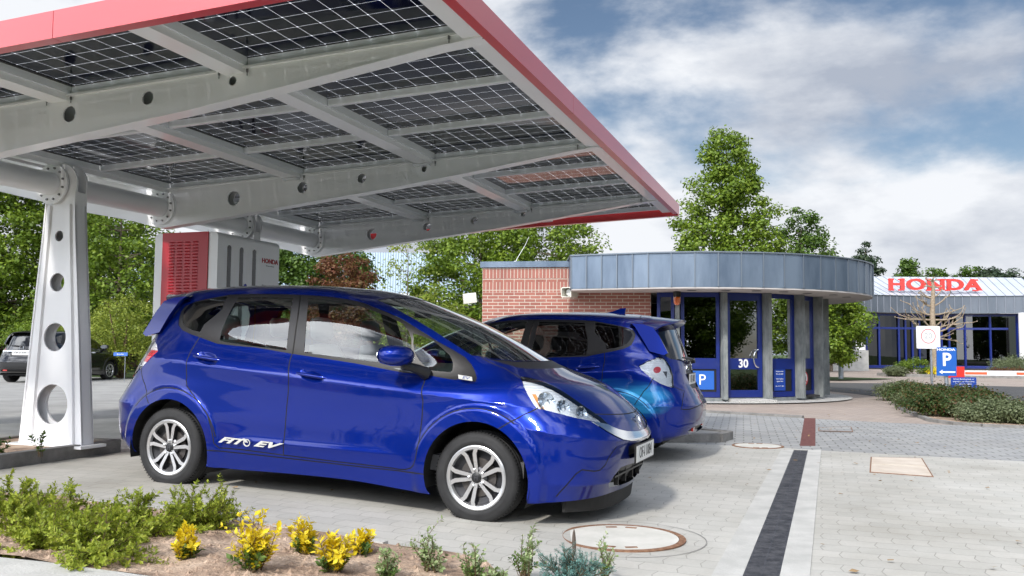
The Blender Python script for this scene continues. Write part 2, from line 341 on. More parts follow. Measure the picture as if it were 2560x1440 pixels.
sheet('courtyard',[(-8,2),(9,2),(9,7.7),(5.35,9.34),(3.72,10.11),(3.17,10.47),(1.0,11.2),(-1,12),(-5.0,13.0),(-8,10)],.018,MATS['paver_light'],.30)
def strip(name,p0,p1,q0,q1,off,th,m,kind=None,label=None,cat=None,n=24):
    # ribbon between left line p0-p1 and right line q0-q1 with a raised thickness
    V=[];F=[]
    for i in range(n+1):
        t=i/n
        for a,b in ((p0,p1),(q0,q1)):
            x=a[0]+(b[0]-a[0])*t;y=a[1]+(b[1]-a[1])*t; V+=[(x,y,gz(x,y)+off),(x,y,gz(x,y)+off+th)]
    for i in range(n):
        b=i*4; F+=[(b+1,b+3,b+7,b+5),(b,b+1,b+5,b+4),(b+3,b+2,b+6,b+7)]
    F+=[(0,2,3,1),(4*n,4*n+1,4*n+3,4*n+2)]
    o=meshobj(name,V,F,m)
    return tag(o,label,cat,None,kind)
def lerp2(p,q,t): return (p[0]+(q[0]-p[0])*t,p[1]+(q[1]-p[1])*t)
far_l,far_r=(3.08,10.20),(3.55,10.24); nr_l,nr_r=(.74,3.80),(1.30,3.80)
nl=lerp2(far_l,(1.04,4.61),1.145); nr=lerp2(far_r,(1.54,4.63),1.145)
gl=lerp2((3.21,10.16),(1.20,4.62),1.145); gr_=lerp2((3.375,10.17),(1.385,4.62),1.145)
dr=empty('drainage_channel',(2.4,7.8,0),label='long dark drainage grate set in pale concrete kerbs, running towards the signs',cat='drain')
o=strip('kerb',nl,far_l,gl,(3.21,10.16),.014,.012,MATS['concrete_light']); o.parent=dr; o.matrix_parent_inverse=dr.matrix_world.inverted()
o=strip('kerb',gr_,(3.375,10.17),nr,far_r,.014,.012,MATS['concrete_light']); o.parent=dr
bpy.context.view_layer.update()
for ch in dr.children: ch.matrix_parent_inverse=dr.matrix_world.inverted()
m=MB(); n=330
gd=Vector((gl[0]-3.21,gl[1]-10.16,0)); Lg=gd.length; gd.normalize(); 
for i in range(n):
    t=(i+.5)/n; a=lerp2((3.21,10.16),gl,t); b=lerp2((3.375,10.17),gr_,t); c=((a[0]+b[0])/2,(a[1]+b[1])/2); ww=math.hypot(b[0]-a[0],b[1]-a[1])
    m.box((c[0],c[1],gz(*c)+.021+random.uniform(-.0008,.0008)),(ww*.97,Lg/n*.55,.008),ax=((gd.y*-1,gd.x,0),(gd.x,gd.y,0),(0,0,1)))
for k in range(14):
    a=lerp2((3.21,10.16),gl,(k+.5)/14)
for side in (.04,.5,.96):
    for i in range(24):
        t0,t1=i/24,(i+1)/24; a=lerp2(lerp2((3.21,10.16),(3.375,10.17),side),lerp2(gl,gr_,side),(t0+t1)/2)
        m.box((a[0],a[1],gz(*a)+.020),(.008,Lg/24*1.01,.010),ax=((gd.y*-1,gd.x,0),(gd.x,gd.y,0),(0,0,1)))
noisy('grate_iron',(.035,.037,.045),(.10,.10,.11),14,.55,.2,60,metal=.3)
o=m.build('grate',[MATS['grate_iron']]); o.parent=dr; o.matrix_parent_inverse=dr.matrix_world.inverted()
o=strip('channel_bed',gl,(3.21,10.16),gr_,(3.375,10.17),.0135,.0012,MATS['trim_black']); o.parent=dr; o.matrix_parent_inverse=dr.matrix_world.inverted()
strip('gutter_strip',(3.47,10.75),(4.97,15.14),(3.66,10.76),(5.16,15.14),.008,.006,MATS['brick_red_dark'],label='narrow strip of dark red clinker bricks across the grey paving',cat='gutter')
def round_lid(x,y,r,name,label,cat):
    e=empty(name,(x,y,gz(x,y)+.018),label=label,cat=cat)
    m=MB(); m.lathe([(r*1.0,.0),(r*1.0,.006),(r*.90,.008),(r*.90,.0)],n=64,closed=False); m.build('iron_ring',[MATS['rust']],e)
    m=MB(); m.lathe([(0,.0065),(r*.89,.0065),(r*.892,0)],n=64); 
    lid=m.build('lid',[MATS['lid_tan']],e)
    m=MB()
    for a in (70,95,250,275): m.box((r*.74*math.cos(R_(a)),r*.74*math.sin(R_(a)),.0075),(.07,.028,.003),rot=R_(a+90))
    m.build('lifting_slot',[MATS['rust']],lid); return e
noisy('lid_conc',(.50,.49,.44),(.62,.60,.55),4,.85,.2,60); MATS['lid_keep']=MATS['lid_tan']; MATS['lid_tan']=MATS['lid_conc']
round_lid(.665,5.41,.385,'manhole_cover','large round manhole cover with rusty ring between shrubs and car bumper','manhole cover')
round_lid(2.93,10.62,.30,'manhole_cover','small flat round manhole cover at the far end of the drain','manhole cover')
MATS['lid_tan']=MATS['lid_keep']
# paving cut in a ring round the big cover
m=MB(); m.lathe([(.50,.0192),(.506,.0192)],(.665,5.41,gz(.665,5.41)),n=60); tag(m.build('paving_joint',[MATS['kerb_stone']]),kind='structure')
def slab(name,poly,h,m_,label,cat,split=True):
    e=empty(name,(poly[0][0],poly[0][1],0),label=label,cat=cat); b=e.location
    P=[(x-b.x,y-b.y) for x,y in poly]; z=gz(*poly[0])+.018
    c=(sum(p[0] for p in P)/4,sum(p[1] for p in P)/4)
    m=MB(); inn=[(c[0]+(x-c[0])*.95,c[1]+(y-c[1])*.95) for x,y in P]
    m.plate(P,[inn],(0,0,z),(1,0,0),(0,1,0),(0,0,1),.004); m.build('frame',[MATS['rust']],e)
    mid=lambda a,b,t:(a[0]+(b[0]-a[0])*t,a[1]+(b[1]-a[1])*t)
    if split:
        for t0,t1 in ((0.005,.485),(.515,.995)):
            q=[mid(inn[0],inn[3],t0),mid(inn[1],inn[2],t0),mid(inn[1],inn[2],t1),mid(inn[0],inn[3],t1)]
            m=MB(); m.prism(q,(0,0,z),(1,0,0),(0,1,0),(0,0,1),.006); m.build('lid',[m_],e)
    else:
        m=MB(); m.prism(inn,(0,0,z-.003),(1,0,0),(0,1,0),(0,0,1),.005); m.build('lid',[m_],e)
    return e
slab('access_cover',[(3.86,9.61),(4.38,9.54),(3.83,8.12),(3.36,8.40)],.01,MATS['lid_tan'],'tan double access cover with rusty frame, right of the drain','access cover')
slab('access_cover',[(4.55,13.23),(5.10,13.40),(4.81,12.57),(4.36,12.68)],.01,MATS['paver_grey'],'small square access cover beside the dark red brick strip','access cover',False)
# kerbs -------------------------------------------------
def kerb(name,line,h,wd,label,cat='kerb',m_='kerb_stone',closed=False,seg=1.0):
    e=empty(name,(0,0,0),label=label,cat=cat)
    pts=[]
    n=len(line)
    for i in range(n if closed else n-1):
        a=line[i];b=line[(i+1)%n]; k=max(1,int(math.hypot(b[0]-a[0],b[1]-a[1])/seg+.5))
        for j in range(k):
            p=lerp2(a,b,j/k);q=lerp2(a,b,(j+1)/k); c=lerp2(p,q,.5); d=Vector((q[0]-p[0],q[1]-p[1],0)); l=d.length; d.normalize()
            mb=MB(); mb.box((c[0],c[1],gz(*c)+h/2-.03),(l-.006,wd,h+.06),ax=((d.x,d.y,0),(-d.y,d.x,0),(0,0,1)))
            mb.build('kerb_block',[MATS[m_]],e)
    return e
ca=lambda a,v:(CW(a,v,0)[0],CW(a,v,0)[1])
kerb('kerb',[ca(-2.80,-1.6),ca(-2.80,2.05),ca(-3.95,2.05),ca(-3.95,-1.6)],.135,.10,'grey kerb stones edging the island at the foot of the front carport column',closed=True)
def gzi(x,y): return gz(x,y)+.115
sheet('planting_soil',[ca(-2.85,-1.55),ca(-2.85,2.0),ca(-3.9,2.0),ca(-3.9,-1.55)],.115,MATS['soil'],.4)
kerb('kerb',[(-1.6,12.35),(1.75,11.05),(2.58,11.12),(2.80,11.5),(2.45,11.95),(-1.3,13.5)],.115,.12,'low grey kerb of the traffic island behind the blue hatchback tail',closed=True,seg=.8)
sheet('traffic_island',[(-1.6,12.35),(1.75,11.05),(2.58,11.12),(2.80,11.5),(2.45,11.95),(-1.3,13.5)],.10,MATS['asphalt_old'],.5)
kerb('kerb',[(2.6,17.4),(3.45,16.45),(4.97,15.2)],.05,.10,'flush kerb line along the pinkish paving in front of the gatehouse',seg=.6)
# foreground bed
BED=[(-7.5,6.7),(-5.2,6.55),(-3.3,6.0),(-2.4,5.65),(-1.62,5.30),(-1.25,5.16),(-.67,4.88),(-.24,4.70),(-.10,4.52),(-.02,4.2),(-.1,3.4),(-.6,3.3),(-1.2,3.92),(-1.85,4.10),(-2.15,4.19),(-2.41,4.25),(-4.5,4.7),(-7.5,5.2)]
def bedz(x,y): return gz(x,y)+.010*math.sin(x*5.1+1)*math.sin(y*6.3)+.006*math.sin(x*13+y*9)
sheet('planting_bed',BED,.045,MATS['soil'],.10,zf=bedz)
kerb('kerb',[BED[i] for i in range(2,10)],.045,.05,'thin concrete edging along the front planting bed, car side',m_='concrete',seg=.5)
sheet('front_path',[(-7.5,5.18),(-4.5,4.68),(-2.41,4.23),(-2.15,4.17),(-1.85,4.08),(-1.2,3.90),(-.6,3.28),(-.6,2),(-7.5,2)],.05,MATS['concrete_light'],.4)
# pebbles on the soil: nobody could count them
rnd=random.Random(3); m=MB()
for i in range(5200):
    x=rnd.uniform(-4.5,0);y=rnd.uniform(3.6,6.2)
    if not inpoly(x,y,BED): continue
    r=rnd.choice((.004,.005,.006,.008,.011,.016,.022)); z=bedz(x,y)+.044
    V=[(x+r*math.cos(a)*rnd.uniform(.7,1.2),y+r*math.sin(a)*rnd.uniform(.7,1.2),z) for a in (0,1.26,2.5,3.77,5.0)]+[(x,y,z+r*rnd.uniform(.5,1.0))]
    m.add(V,[(k,(k+1)%5,5) for k in range(5)])
tag(m.build('soil_crumbs',[MATS['soil']]),'loose crumbs of reddish soil scattered over the bed','soil',None,'stuff')
# grass patch and far pavement edge
sheet('lawn',[(8.6,33.5),(13.0,34.5),(16,37),(12,40),(8.2,38)],.03,MATS['grass'],1)
# ================================================ solar carport
mat('white_steel',(.88,.885,.905),.32,coat=.35); mat('white_alu',(.82,.84,.88),.35); noisy('red_fascia',(.58,.03,.035),(.61,.035,.04),2,.42,coat=1.0); MATS['red_fascia'].node_tree.nodes['Principled BSDF'].inputs['Coat Roughness'].default_value=.28; mat('bolt',(.25,.25,.25),.35,.9)
def pvmat():
    m=mat('pv_cells',(.01,.01,.02),.06); t=m.node_tree; b=t.nodes['Principled BSDF']; b.inputs['IOR'].default_value=1.33; out=t.nodes['Material Output']
    tc=N(t,'ShaderNodeTexCoord'); sp=N(t,'ShaderNodeSeparateXYZ'); L(t,tc.outputs['Object'],sp.inputs[0]); c=.1585
    fx=M(t,'PINGPONG',M(t,'ADD',sp.outputs[0],c*40),c/2); fy=M(t,'PINGPONG',M(t,'ADD',sp.outputs[1],c*40),c/2)
    ln=M(t,'MAXIMUM',M(t,'LESS_THAN',fx,.0009),M(t,'LESS_THAN',fy,.0009))
    dm=M(t,'LESS_THAN',M(t,'ADD',fx,fy),.0072); g=M(t,'MAXIMUM',ln,dm)
    # thin busbars and a faint cell-to-cell tone change
    wn=N(t,'ShaderNodeTexWhiteNoise',noise_dimensions='2D'); cx=N(t,'ShaderNodeCombineXYZ'); L(t,M(t,'FLOOR',M(t,'DIVIDE',sp.outputs[0],c)),cx.inputs[0]); L(t,M(t,'FLOOR',M(t,'DIVIDE',sp.outputs[1],c)),cx.inputs[1]); L(t,cx.outputs[0],wn.inputs['Vector'])
    mc=N(t,'ShaderNodeMix',data_type='RGBA'); L(t,wn.outputs[0],mc.inputs[0]); mc.inputs[6].default_value=(.003,.005,.018,1); mc.inputs[7].default_value=(.007,.009,.024,1)
    bb=M(t,'LESS_THAN',M(t,'PINGPONG',M(t,'ADD',sp.outputs[1],c*40+.0132),.0264),.0007)
    m3=N(t,'ShaderNodeMix',data_type='RGBA'); L(t,M(t,'MULTIPLY',bb,.15),m3.inputs[0]); L(t,mc.outputs[2],m3.inputs[6]); m3.inputs[7].default_value=(.05,.05,.07,1)
    L(t,m3.outputs[2],b.inputs['Base Color'])
    tr=N(t,'ShaderNodeBsdfTransparent'); tl=N(t,'ShaderNodeBsdfTranslucent'); tl.inputs[0].default_value=(.95,.97,1,1)
    s2=N(t,'ShaderNodeMixShader'); s2.inputs[0].default_value=.55; L(t,tr.outputs[0],s2.inputs[1]); L(t,tl.outputs[0],s2.inputs[2])
    mx=N(t,'ShaderNodeMixShader'); L(t,g,mx.inputs[0]); L(t,b.outputs[0],mx.inputs[1]); L(t,s2.outputs[0],mx.inputs[2]); L(t,mx.outputs[0],out.inputs[0])
pvmat()
cp=empty('solar_carport',CW(-3.2,3,-CAMH),label='white steel solar carport with red edge and V shaped wings over the cars',cat='carport')
bpy.context.view_layer.update(); _cpi=cp.matrix_world.inverted()
def cpp(o,par=None):
    o.parent=par or cp
    if par is None: o.matrix_parent_inverse=_cpi
    return o
AV=Vector(AH);BV=Vector(BH);ZV=Vector((0,0,1))
# --- panels
VR=[0.0,1.0,2.0,3.0,4.02,5.04,6.06,7.07]
cols=[(0.0,10,1),(-1.391,8,1),(-3.06,9,1)]
slr=math.atan(.0392); sll=math.atan(.222)
def panelmesh(nc,name):
    w=nc*.1585; m=MB()
    m.add([(-.012,-6*.1585-.008,0),(w+.012,-6*.1585-.008,0),(w+.012,.008,0),(-.012,.008,0)],[(0,1,2,3)],0)
    for c,d in (((-.027,-.4755,.004),(.03,.99,.022)),((w+.027,-.4755,.004),(.03,.99,.022)),((w/2,.0195,.004),(w+.084,.023,.022)),((w/2,-.9705,.004),(w+.084,.023,.022))): m.box(c,d,1)
    return m
protos={}
def put_panel(a0,nc,v,left=False):
    key=(nc,left)
    if key not in protos:
        o=panelmesh(nc,'p').build('solar_panel',[MATS['pv_cells'],MATS['trim_black']]); protos[key]=o.data
    else: o=bpy.data.objects.new('solar_panel',protos[key]); COL.objects.link(o)
    if not left: A=AV*math.cos(slr)+ZV*math.sin(slr)
    else: A=AV*math.cos(sll)-ZV*math.sin(sll)
    Nn=A.cross(BV); p=CW(a0,v,zp(a0)+.0)
    o.parent=cp; o.matrix_parent_inverse=_cpi
    o.matrix_world=Matrix(((A.x,BV.x,Nn.x,p[0]),(A.y,BV.y,Nn.y,p[1]),(A.z,BV.z,Nn.z,p[2]),(0,0,0,1)))
for v in VR:
    for a0,nc,_ in cols: put_panel(a0,nc,v)
    for a0,nc in ((-4.72,8),(-6.22,8),(-7.72,8)): put_panel(a0,nc,v,True)
# --- purlins along B (boxes hanging under the glass)
def along(a0,a1,h0,h1,v0,v1,name,m_,par=None):
    mb=MB(); z=zp((a0+a1)/2)
    V=[CW(a,v,zp(a)-h) for v in (v0,v1) for a,h in ((a0,h0),(a1,h0),(a1,h1),(a0,h1))]
    mb.add(V,[(0,1,2,3),(7,6,5,4),(0,4,5,1),(1,5,6,2),(2,6,7,3),(3,7,4,0)]); return cpp(mb.build(name,[MATS[m_]]),par)
for a0,a1 in ((-.115,.03),(-1.60,-1.45),(-3.34,-3.13),(-4.86,-4.75),(-6.35,-6.25),(1.575,1.70),(-7.84,-7.74)):
    al=along(a0,a1,.012,.105,-1.0,7.12,'purlin','white_steel')
    # bright edge profile between purlin and glass
along(.032,.046,-.004,.06,-.98,7.1,'edge_profile','white_alu'); along(-1.448,-1.430,-.004,.06,-.98,7.1,'edge_profile','white_alu'); along(-3.128,-3.108,-.004,.06,-.98,7.1,'edge_profile','white_alu')
# --- rails between the rows
for k,v in enumerate(VR):
    for a0,a1 in ((.05,1.572),(-1.428,-.118),(-3.105,-1.603),(-4.748,-3.345),(-6.248,-4.865),(-7.738,-6.355)):
        mb=MB()
        V=[CW(a,vv,zp(a)-h) for a in (a0,a1) for vv,h in ((v+.010,-.004),(v+.010,.050),(v+.014,.060),(v+.045,.062),(v+.048,.050),(v+.048,-.004))]
        n=6; mb.add(V,[(i,(i+1)%n,n+(i+1)%n,n+i) for i in range(n)]+[tuple(range(n-1,-1,-1)),tuple(range(n,2*n))])
        cpp(mb.build('panel_rail',[MATS['white_alu']]))
# --- beams: tapering box sections with round holes
PB=[(-3.2,1.285),(-2.9,1.315),(-1.8,1.435),(-.4,1.585),(.42,1.69),(1.13,1.79),(1.42,1.830),(1.70,1.855)]
LB=[(-3.2,1.285),(-3.65,1.395),(-4.25,1.505),(-4.92,1.665),(-5.62,1.825),(-6.5,2.04),(-7.75,2.40)]
HO=[(-2.269,1.560,.076),(-1.433,1.632,.058),(-.750,1.690,.048),(-.063,1.744,.031)]
HL=[(-4.10,1.68,.076),(-4.85,1.86,.058),(-5.55,2.02,.045)]
for v in (.06,3.06,6.12):
    prof=[(a,z) for a,z in PB[::-1]]+LB[1:]
    top=[(a,zp(a)-.062) for a in (-7.75,-6.5,-4.9,-3.2,-2,-.5,1.70)]
    outer=prof+top; mb=MB()
    fr=dict(o=CW(0,v-.055,0),ex=AV,ey=ZV,ez=BV)
    holes=[circ(a-0,z,r,28) for a,z,r in HO+HL]
    mb.plate(outer,holes,fr['o'],AV,ZV,BV,.012,0); mb.plate(outer,holes,CW(0,v+.043,0),AV,ZV,BV,.012,0)
    # bottom flange slightly proud, top flange wider
    for L1,o0,o1,dz,th in ((PB,-.062,.062,-.010,.010),(LB,-.062,.062,-.010,.010)):
        V=[CW(a,v+o,z+q) for a,z in L1 for o,q in ((o0,dz),(o1,dz),(o1,dz+th),(o0,dz+th))]
        mb.add(V,[(i*4+k,i*4+(k+1)%4,i*4+4+(k+1)%4,i*4+4+k) for i in range(len(L1)-1) for k in range(4)]+[(0,1,2,3),tuple(len(L1)*4-4+k for k in (3,2,1,0))])
    T=[(-7.75,0),(-3.2,0),(1.70,0)]
    V=[CW(a,v+o,zp(a)-.062+q) for a,_ in T for o,q in ((-.075,-.016),(.075,-.016),(.075,0),(-.075,0))]
    mb.add(V,[(i*4+k,i*4+(k+1)%4,i*4+4+(k+1)%4,i*4+4+k) for i in range(2) for k in range(4)]+[(0,1,2,3),(11,10,9,8)])
    cpp(mb.build('beam',[MATS['white_steel']]))
    # purlin brackets with screws
    for a in (-.05,-1.52,1.60):
        mb=MB(); 
        for s in (-.11,.11):
            p=CW(a+s,v-.068,zp(a)-.085); mb.lathe([(0,.0),(.008,0),(.008,.022),(.0035,.024),(.0035,.045),(0,.046)],(p[0],p[1],p[2]+.005),(0,0,-1),8)
        cpp(mb.build('screw',[MATS['bolt']]))
# brackets at the far beams
for v in (3.06,6.12):
    for a in (-.05,-1.52):
        mb=MB(); p=CW(a-.02,v-.10,zp(a)-.115); mb.box(p,(.16,.07,.012),ax=(tuple(AH),tuple(BH),(0,0,1))); p=CW(a-.10,v-.10,zp(a)-.10); mb.box(p,(.010,.07,.05),ax=(tuple(AH),tuple(BH),(0,0,1))); cpp(mb.build('bracket',[MATS['white_alu']]))
# --- ridge tube with flanges and bolts
def flange(v,side,r=.19,rb=.122,rp=.10):
    p=CW(-3.2,v,1.50); ax=tuple(BH*side)
    mb=MB(); mb.lathe([(rp,0),(r,0),(r,.022),(rp,.022)],p,ax,48)
    e1=AV;e2=ZV
    for k in range(12):
        a=2*math.pi*(k+.5)/12; q=Vector(p)+e1*math.cos(a)*.150+e2*math.sin(a)*.150
        mb.lathe([(0,.036),(.010,.036),(.0115,.030),(.0115,.022)],q,ax,6,1)
    cpp(mb.build('flange',[MATS['white_steel'],MATS['bolt']],None,True,35))
for v0,v1 in ((-3.0,-.02),(.12,1.55),(1.71,3.0),(3.12,4.42),(4.58,6.06),(6.18,6.19)):
    mb=MB(); mb.tube([CW(-3.2,v0,1.50),CW(-3.2,v1,1.50)],.105,36); cpp(mb.build('ridge_tube',[MATS['white_steel']],None,True,50))
for v,s in ((1.55,-1),(1.71,1),(3.0,-1),(4.42,-1),(4.58,1),(6.06,-1),(-.02,-1)): flange(v,s)
# round heads where the tube passes each beam
for v in (.06,3.06,6.12):
    mb=MB(); mb.lathe([(0,-.062),(.20,-.062),(.20,.062),(0,.062)],CW(-3.2,v,1.50),tuple(BH),40); cpp(mb.build('beam_hub',[MATS['white_steel']],None,True,40))
# --- columns
HC=[(1.011,.050),(.578,.086),(.070,.131),(-.548,.184)]
for v,base in ((1.63,-.93),(4.50,-1.10)):
    A0=-3.115 if v<2 else -3.2
    def hw(z): return .178+(.372-.178)*max(0,(1.20-z)/(1.20+.916))**.92
    zs=[base,-.6,-.15,.2,.6,1.0,1.30]
    outer=[(-hw(z),z) for z in zs]+[(.19*math.cos(a)*-1,1.50+.19*math.sin(a)) for a in np.radians(np.linspace(-10,190,22))]+[(hw(z),z) for z in reversed(zs)]
    mb=MB(); o=CW(A0,v-.065,0); o=(o[0],o[1],CAMH)
    hl=[circ(0,z,r,40) for z,r in HC if z-r>base]
    mb.plate(outer,hl,o,AV,ZV,BV,.016,0)
    o2=CW(A0,v+.05,0); mb.plate(outer,hl,(o2[0],o2[1],CAMH),AV,ZV,BV,.016,0)
    # side skins and raised edge ribs
    for sg in (1,-1):
        Z=zs+[1.42]; V=[]
        for z in Z:
            for dd in (-.072,.072):
                for w_ in (hw(min(z,1.3)),hw(min(z,1.3))-.016):
                    p=CW(A0+sg*w_,v+dd,z); V.append(p)
        mb.add(V,[(i*4+0,i*4+2,i*4+6,i*4+4) for i in range(len(Z)-1)]+[(i*4+1,i*4+5,i*4+7,i*4+3) for i in range(len(Z)-1)]+[(i*4+0,i*4+4,i*4+5,i*4+1) for i in range(len(Z)-1)]+[(i*4+2,i*4+3,i*4+7,i*4+6) for i in range(len(Z)-1)])
        # folded rib on the front plate
        V=[]
        for z in zs:
            w0=hw(z)-.035-.02*(1.3-z); w1=w0-.05-.035*(1.3-z)/2.2
            for w_,dd in ((w0,-.066),(w0-.012,-.084),(w1+.012,-.084),(w1,-.066)): V.append(CW(A0+sg*w_,v+dd,z))
        mb.add(V,[(i*4+k,i*4+k+1,i*4+k+5,i*4+k+4) for i in range(len(zs)-1) for k in range(3)])
    c=cpp(mb.build('column',[MATS['white_steel']]))
    mb=MB(); p=CW(A0,v,base+.01); mb.box((p[0],p[1],p[2]),(hw(base)*2+.14,.30,.025),ax=(tuple(AH),tuple(BH),(0,0,1))); cpp(mb.build('foot_plate',[MATS['white_steel']]))
# --- red fascia, four sides (near, right, far, left), in lengths with a hairline joint
def fascia(pts,name='fascia'):
    mb=MB(); V=[p for p in pts]; mb.add(V,[(0,1,2,3),(7,6,5,4),(0,4,5,1),(1,5,6,2),(2,6,7,3),(3,7,4,0)]); return cpp(mb.build(name,[MATS['red_fascia']]))
def fas_a(v0,v1,a0,a1): # runs along A between a0,a1
    return fascia([CW(a,v,zp(a)+h) for a in (a0,a1) for v,h in ((v0,-.148),(v1,-.148),(v1,.012),(v0,.012))])
joint=[-7.9,-5.6,-3.2,-.492,1.78]
for v0,v1 in ((-1.04,-.965),(7.16,7.235)):
    for i in range(4): fas_a(v0,v1,joint[i]+.002,joint[i+1]-.002)
def fas_b(a0,a1,v0,v1): return fascia([CW(a,v,zp(a)+h) for v in (v0,v1) for a,h in ((a0,-.135),(a1,-.135),(a1,.012),(a0,.012))])
for v0,v1 in ((-1.04,1.75),(1.754,4.5),(4.504,7.235)): fas_b(1.72,1.785,v0+(.0 if v0>0 else 0),v1); fas_b(-7.92,-7.86,v0,v1)
# ================================================ charging station
cs=empty('charging_station',CW(-3.03,3.78,-1.05),label='tall white charging cabinet with red louvred front behind the car',cat='charger')
bpy.context.view_layer.update(); _csi=cs.matrix_world.inverted()
mat('cab_white',(.86,.87,.88),.35,coat=.3); mat('cab_red',(.52,.006,.02),.45,coat=.08); mat('cab_black',(.008,.008,.01),.2)
def csp(o): o.parent=cs; o.matrix_parent_inverse=_csi; return o
A0,A1,V0,V1=-3.44,-2.60,3.20,4.36; ZT=1.245; ZB=-1.05
def rr(x0,x1,z0,z1,r,n=6):
    P=[]
    for cx,cz,a in ((x1-r,z1-r,0),(x0+r,z1-r,90)):
        P+=[(cx+r*math.cos(R_(a+90*k/n)),cz+r*math.sin(R_(a+90*k/n))) for k in range(n+1)]
    return P+[(x0,z0),(x1,z0)]
mb=MB(); mb.prism(rr(A0,A1,ZB,ZT,.05),CW(0,V0,0),AV,ZV,BV,V1-V0); csp(mb.build('cabinet',[MATS['cab_white']],None))
mb=MB(); mb.prism([(-3.33,ZB),(-2.72,ZB),(-2.72,ZT+.003),(-3.33,ZT+.003)],CW(0,V0-.012,0),AV,ZV,BV,.012)
pn=csp(mb.build('louvre_panel',[MATS['cab_red']]))
mb=MB()
for c in range(4):
    for r in range(50):
        x=-3.195+c*.105; z=ZT-.10-r*.034
        p=CW(x,V0-.013,z); mb.add([CW(x-.034,V0-.0125,z),CW(x+.034,V0-.0125,z),CW(x+.034,V0-.024,z-.012),CW(x-.034,V0-.024,z-.012),CW(x+.034,V0-.0125,z-.014),CW(x-.034,V0-.0125,z-.014)],[(0,1,2,3),(3,2,4,5)])
lv=mb.build('louvre',[MATS['cab_red']]); lv.parent=pn; lv.matrix_parent_inverse=Matrix(); lv.matrix_world=Matrix()
lv['kind']='stuff'
for vv in (3.40,3.62,3.86):
    mb=MB(); n=10; P=[(vv+.032*math.cos(a),ZT-.16+.032*math.sin(a)) for a in np.linspace(0,math.pi,n)]+[(vv-.032,ZB+.3),(vv+.032,ZB+.3)]
    mb.prism(P,CW(A1-.004,0,0),BV,ZV,AV,.007); csp(mb.build('socket_slot',[MATS['cab_black']]))
mb=MB(); mb.prism([(4.02,.25),(4.22,.25),(4.22,.72),(4.02,.72)],CW(A1-.004,0,0),BV,ZV,AV,.010); csp(mb.build('display',[MATS['cab_black']]))
mat('sign_red',(.50,.02,.03),.4)
_o=CW(A1+.003,4.17,1.005)
csp(text('lettering','HONDA',.075,_o,BV,ZV,MATS['sign_red'],None,.002,sx=1.15,offset=.002)); csp(text('slogan','The Power of Dreams',.018,CW(A1+.003,4.17,.95),BV,ZV,MATS['bolt'],None,.001))
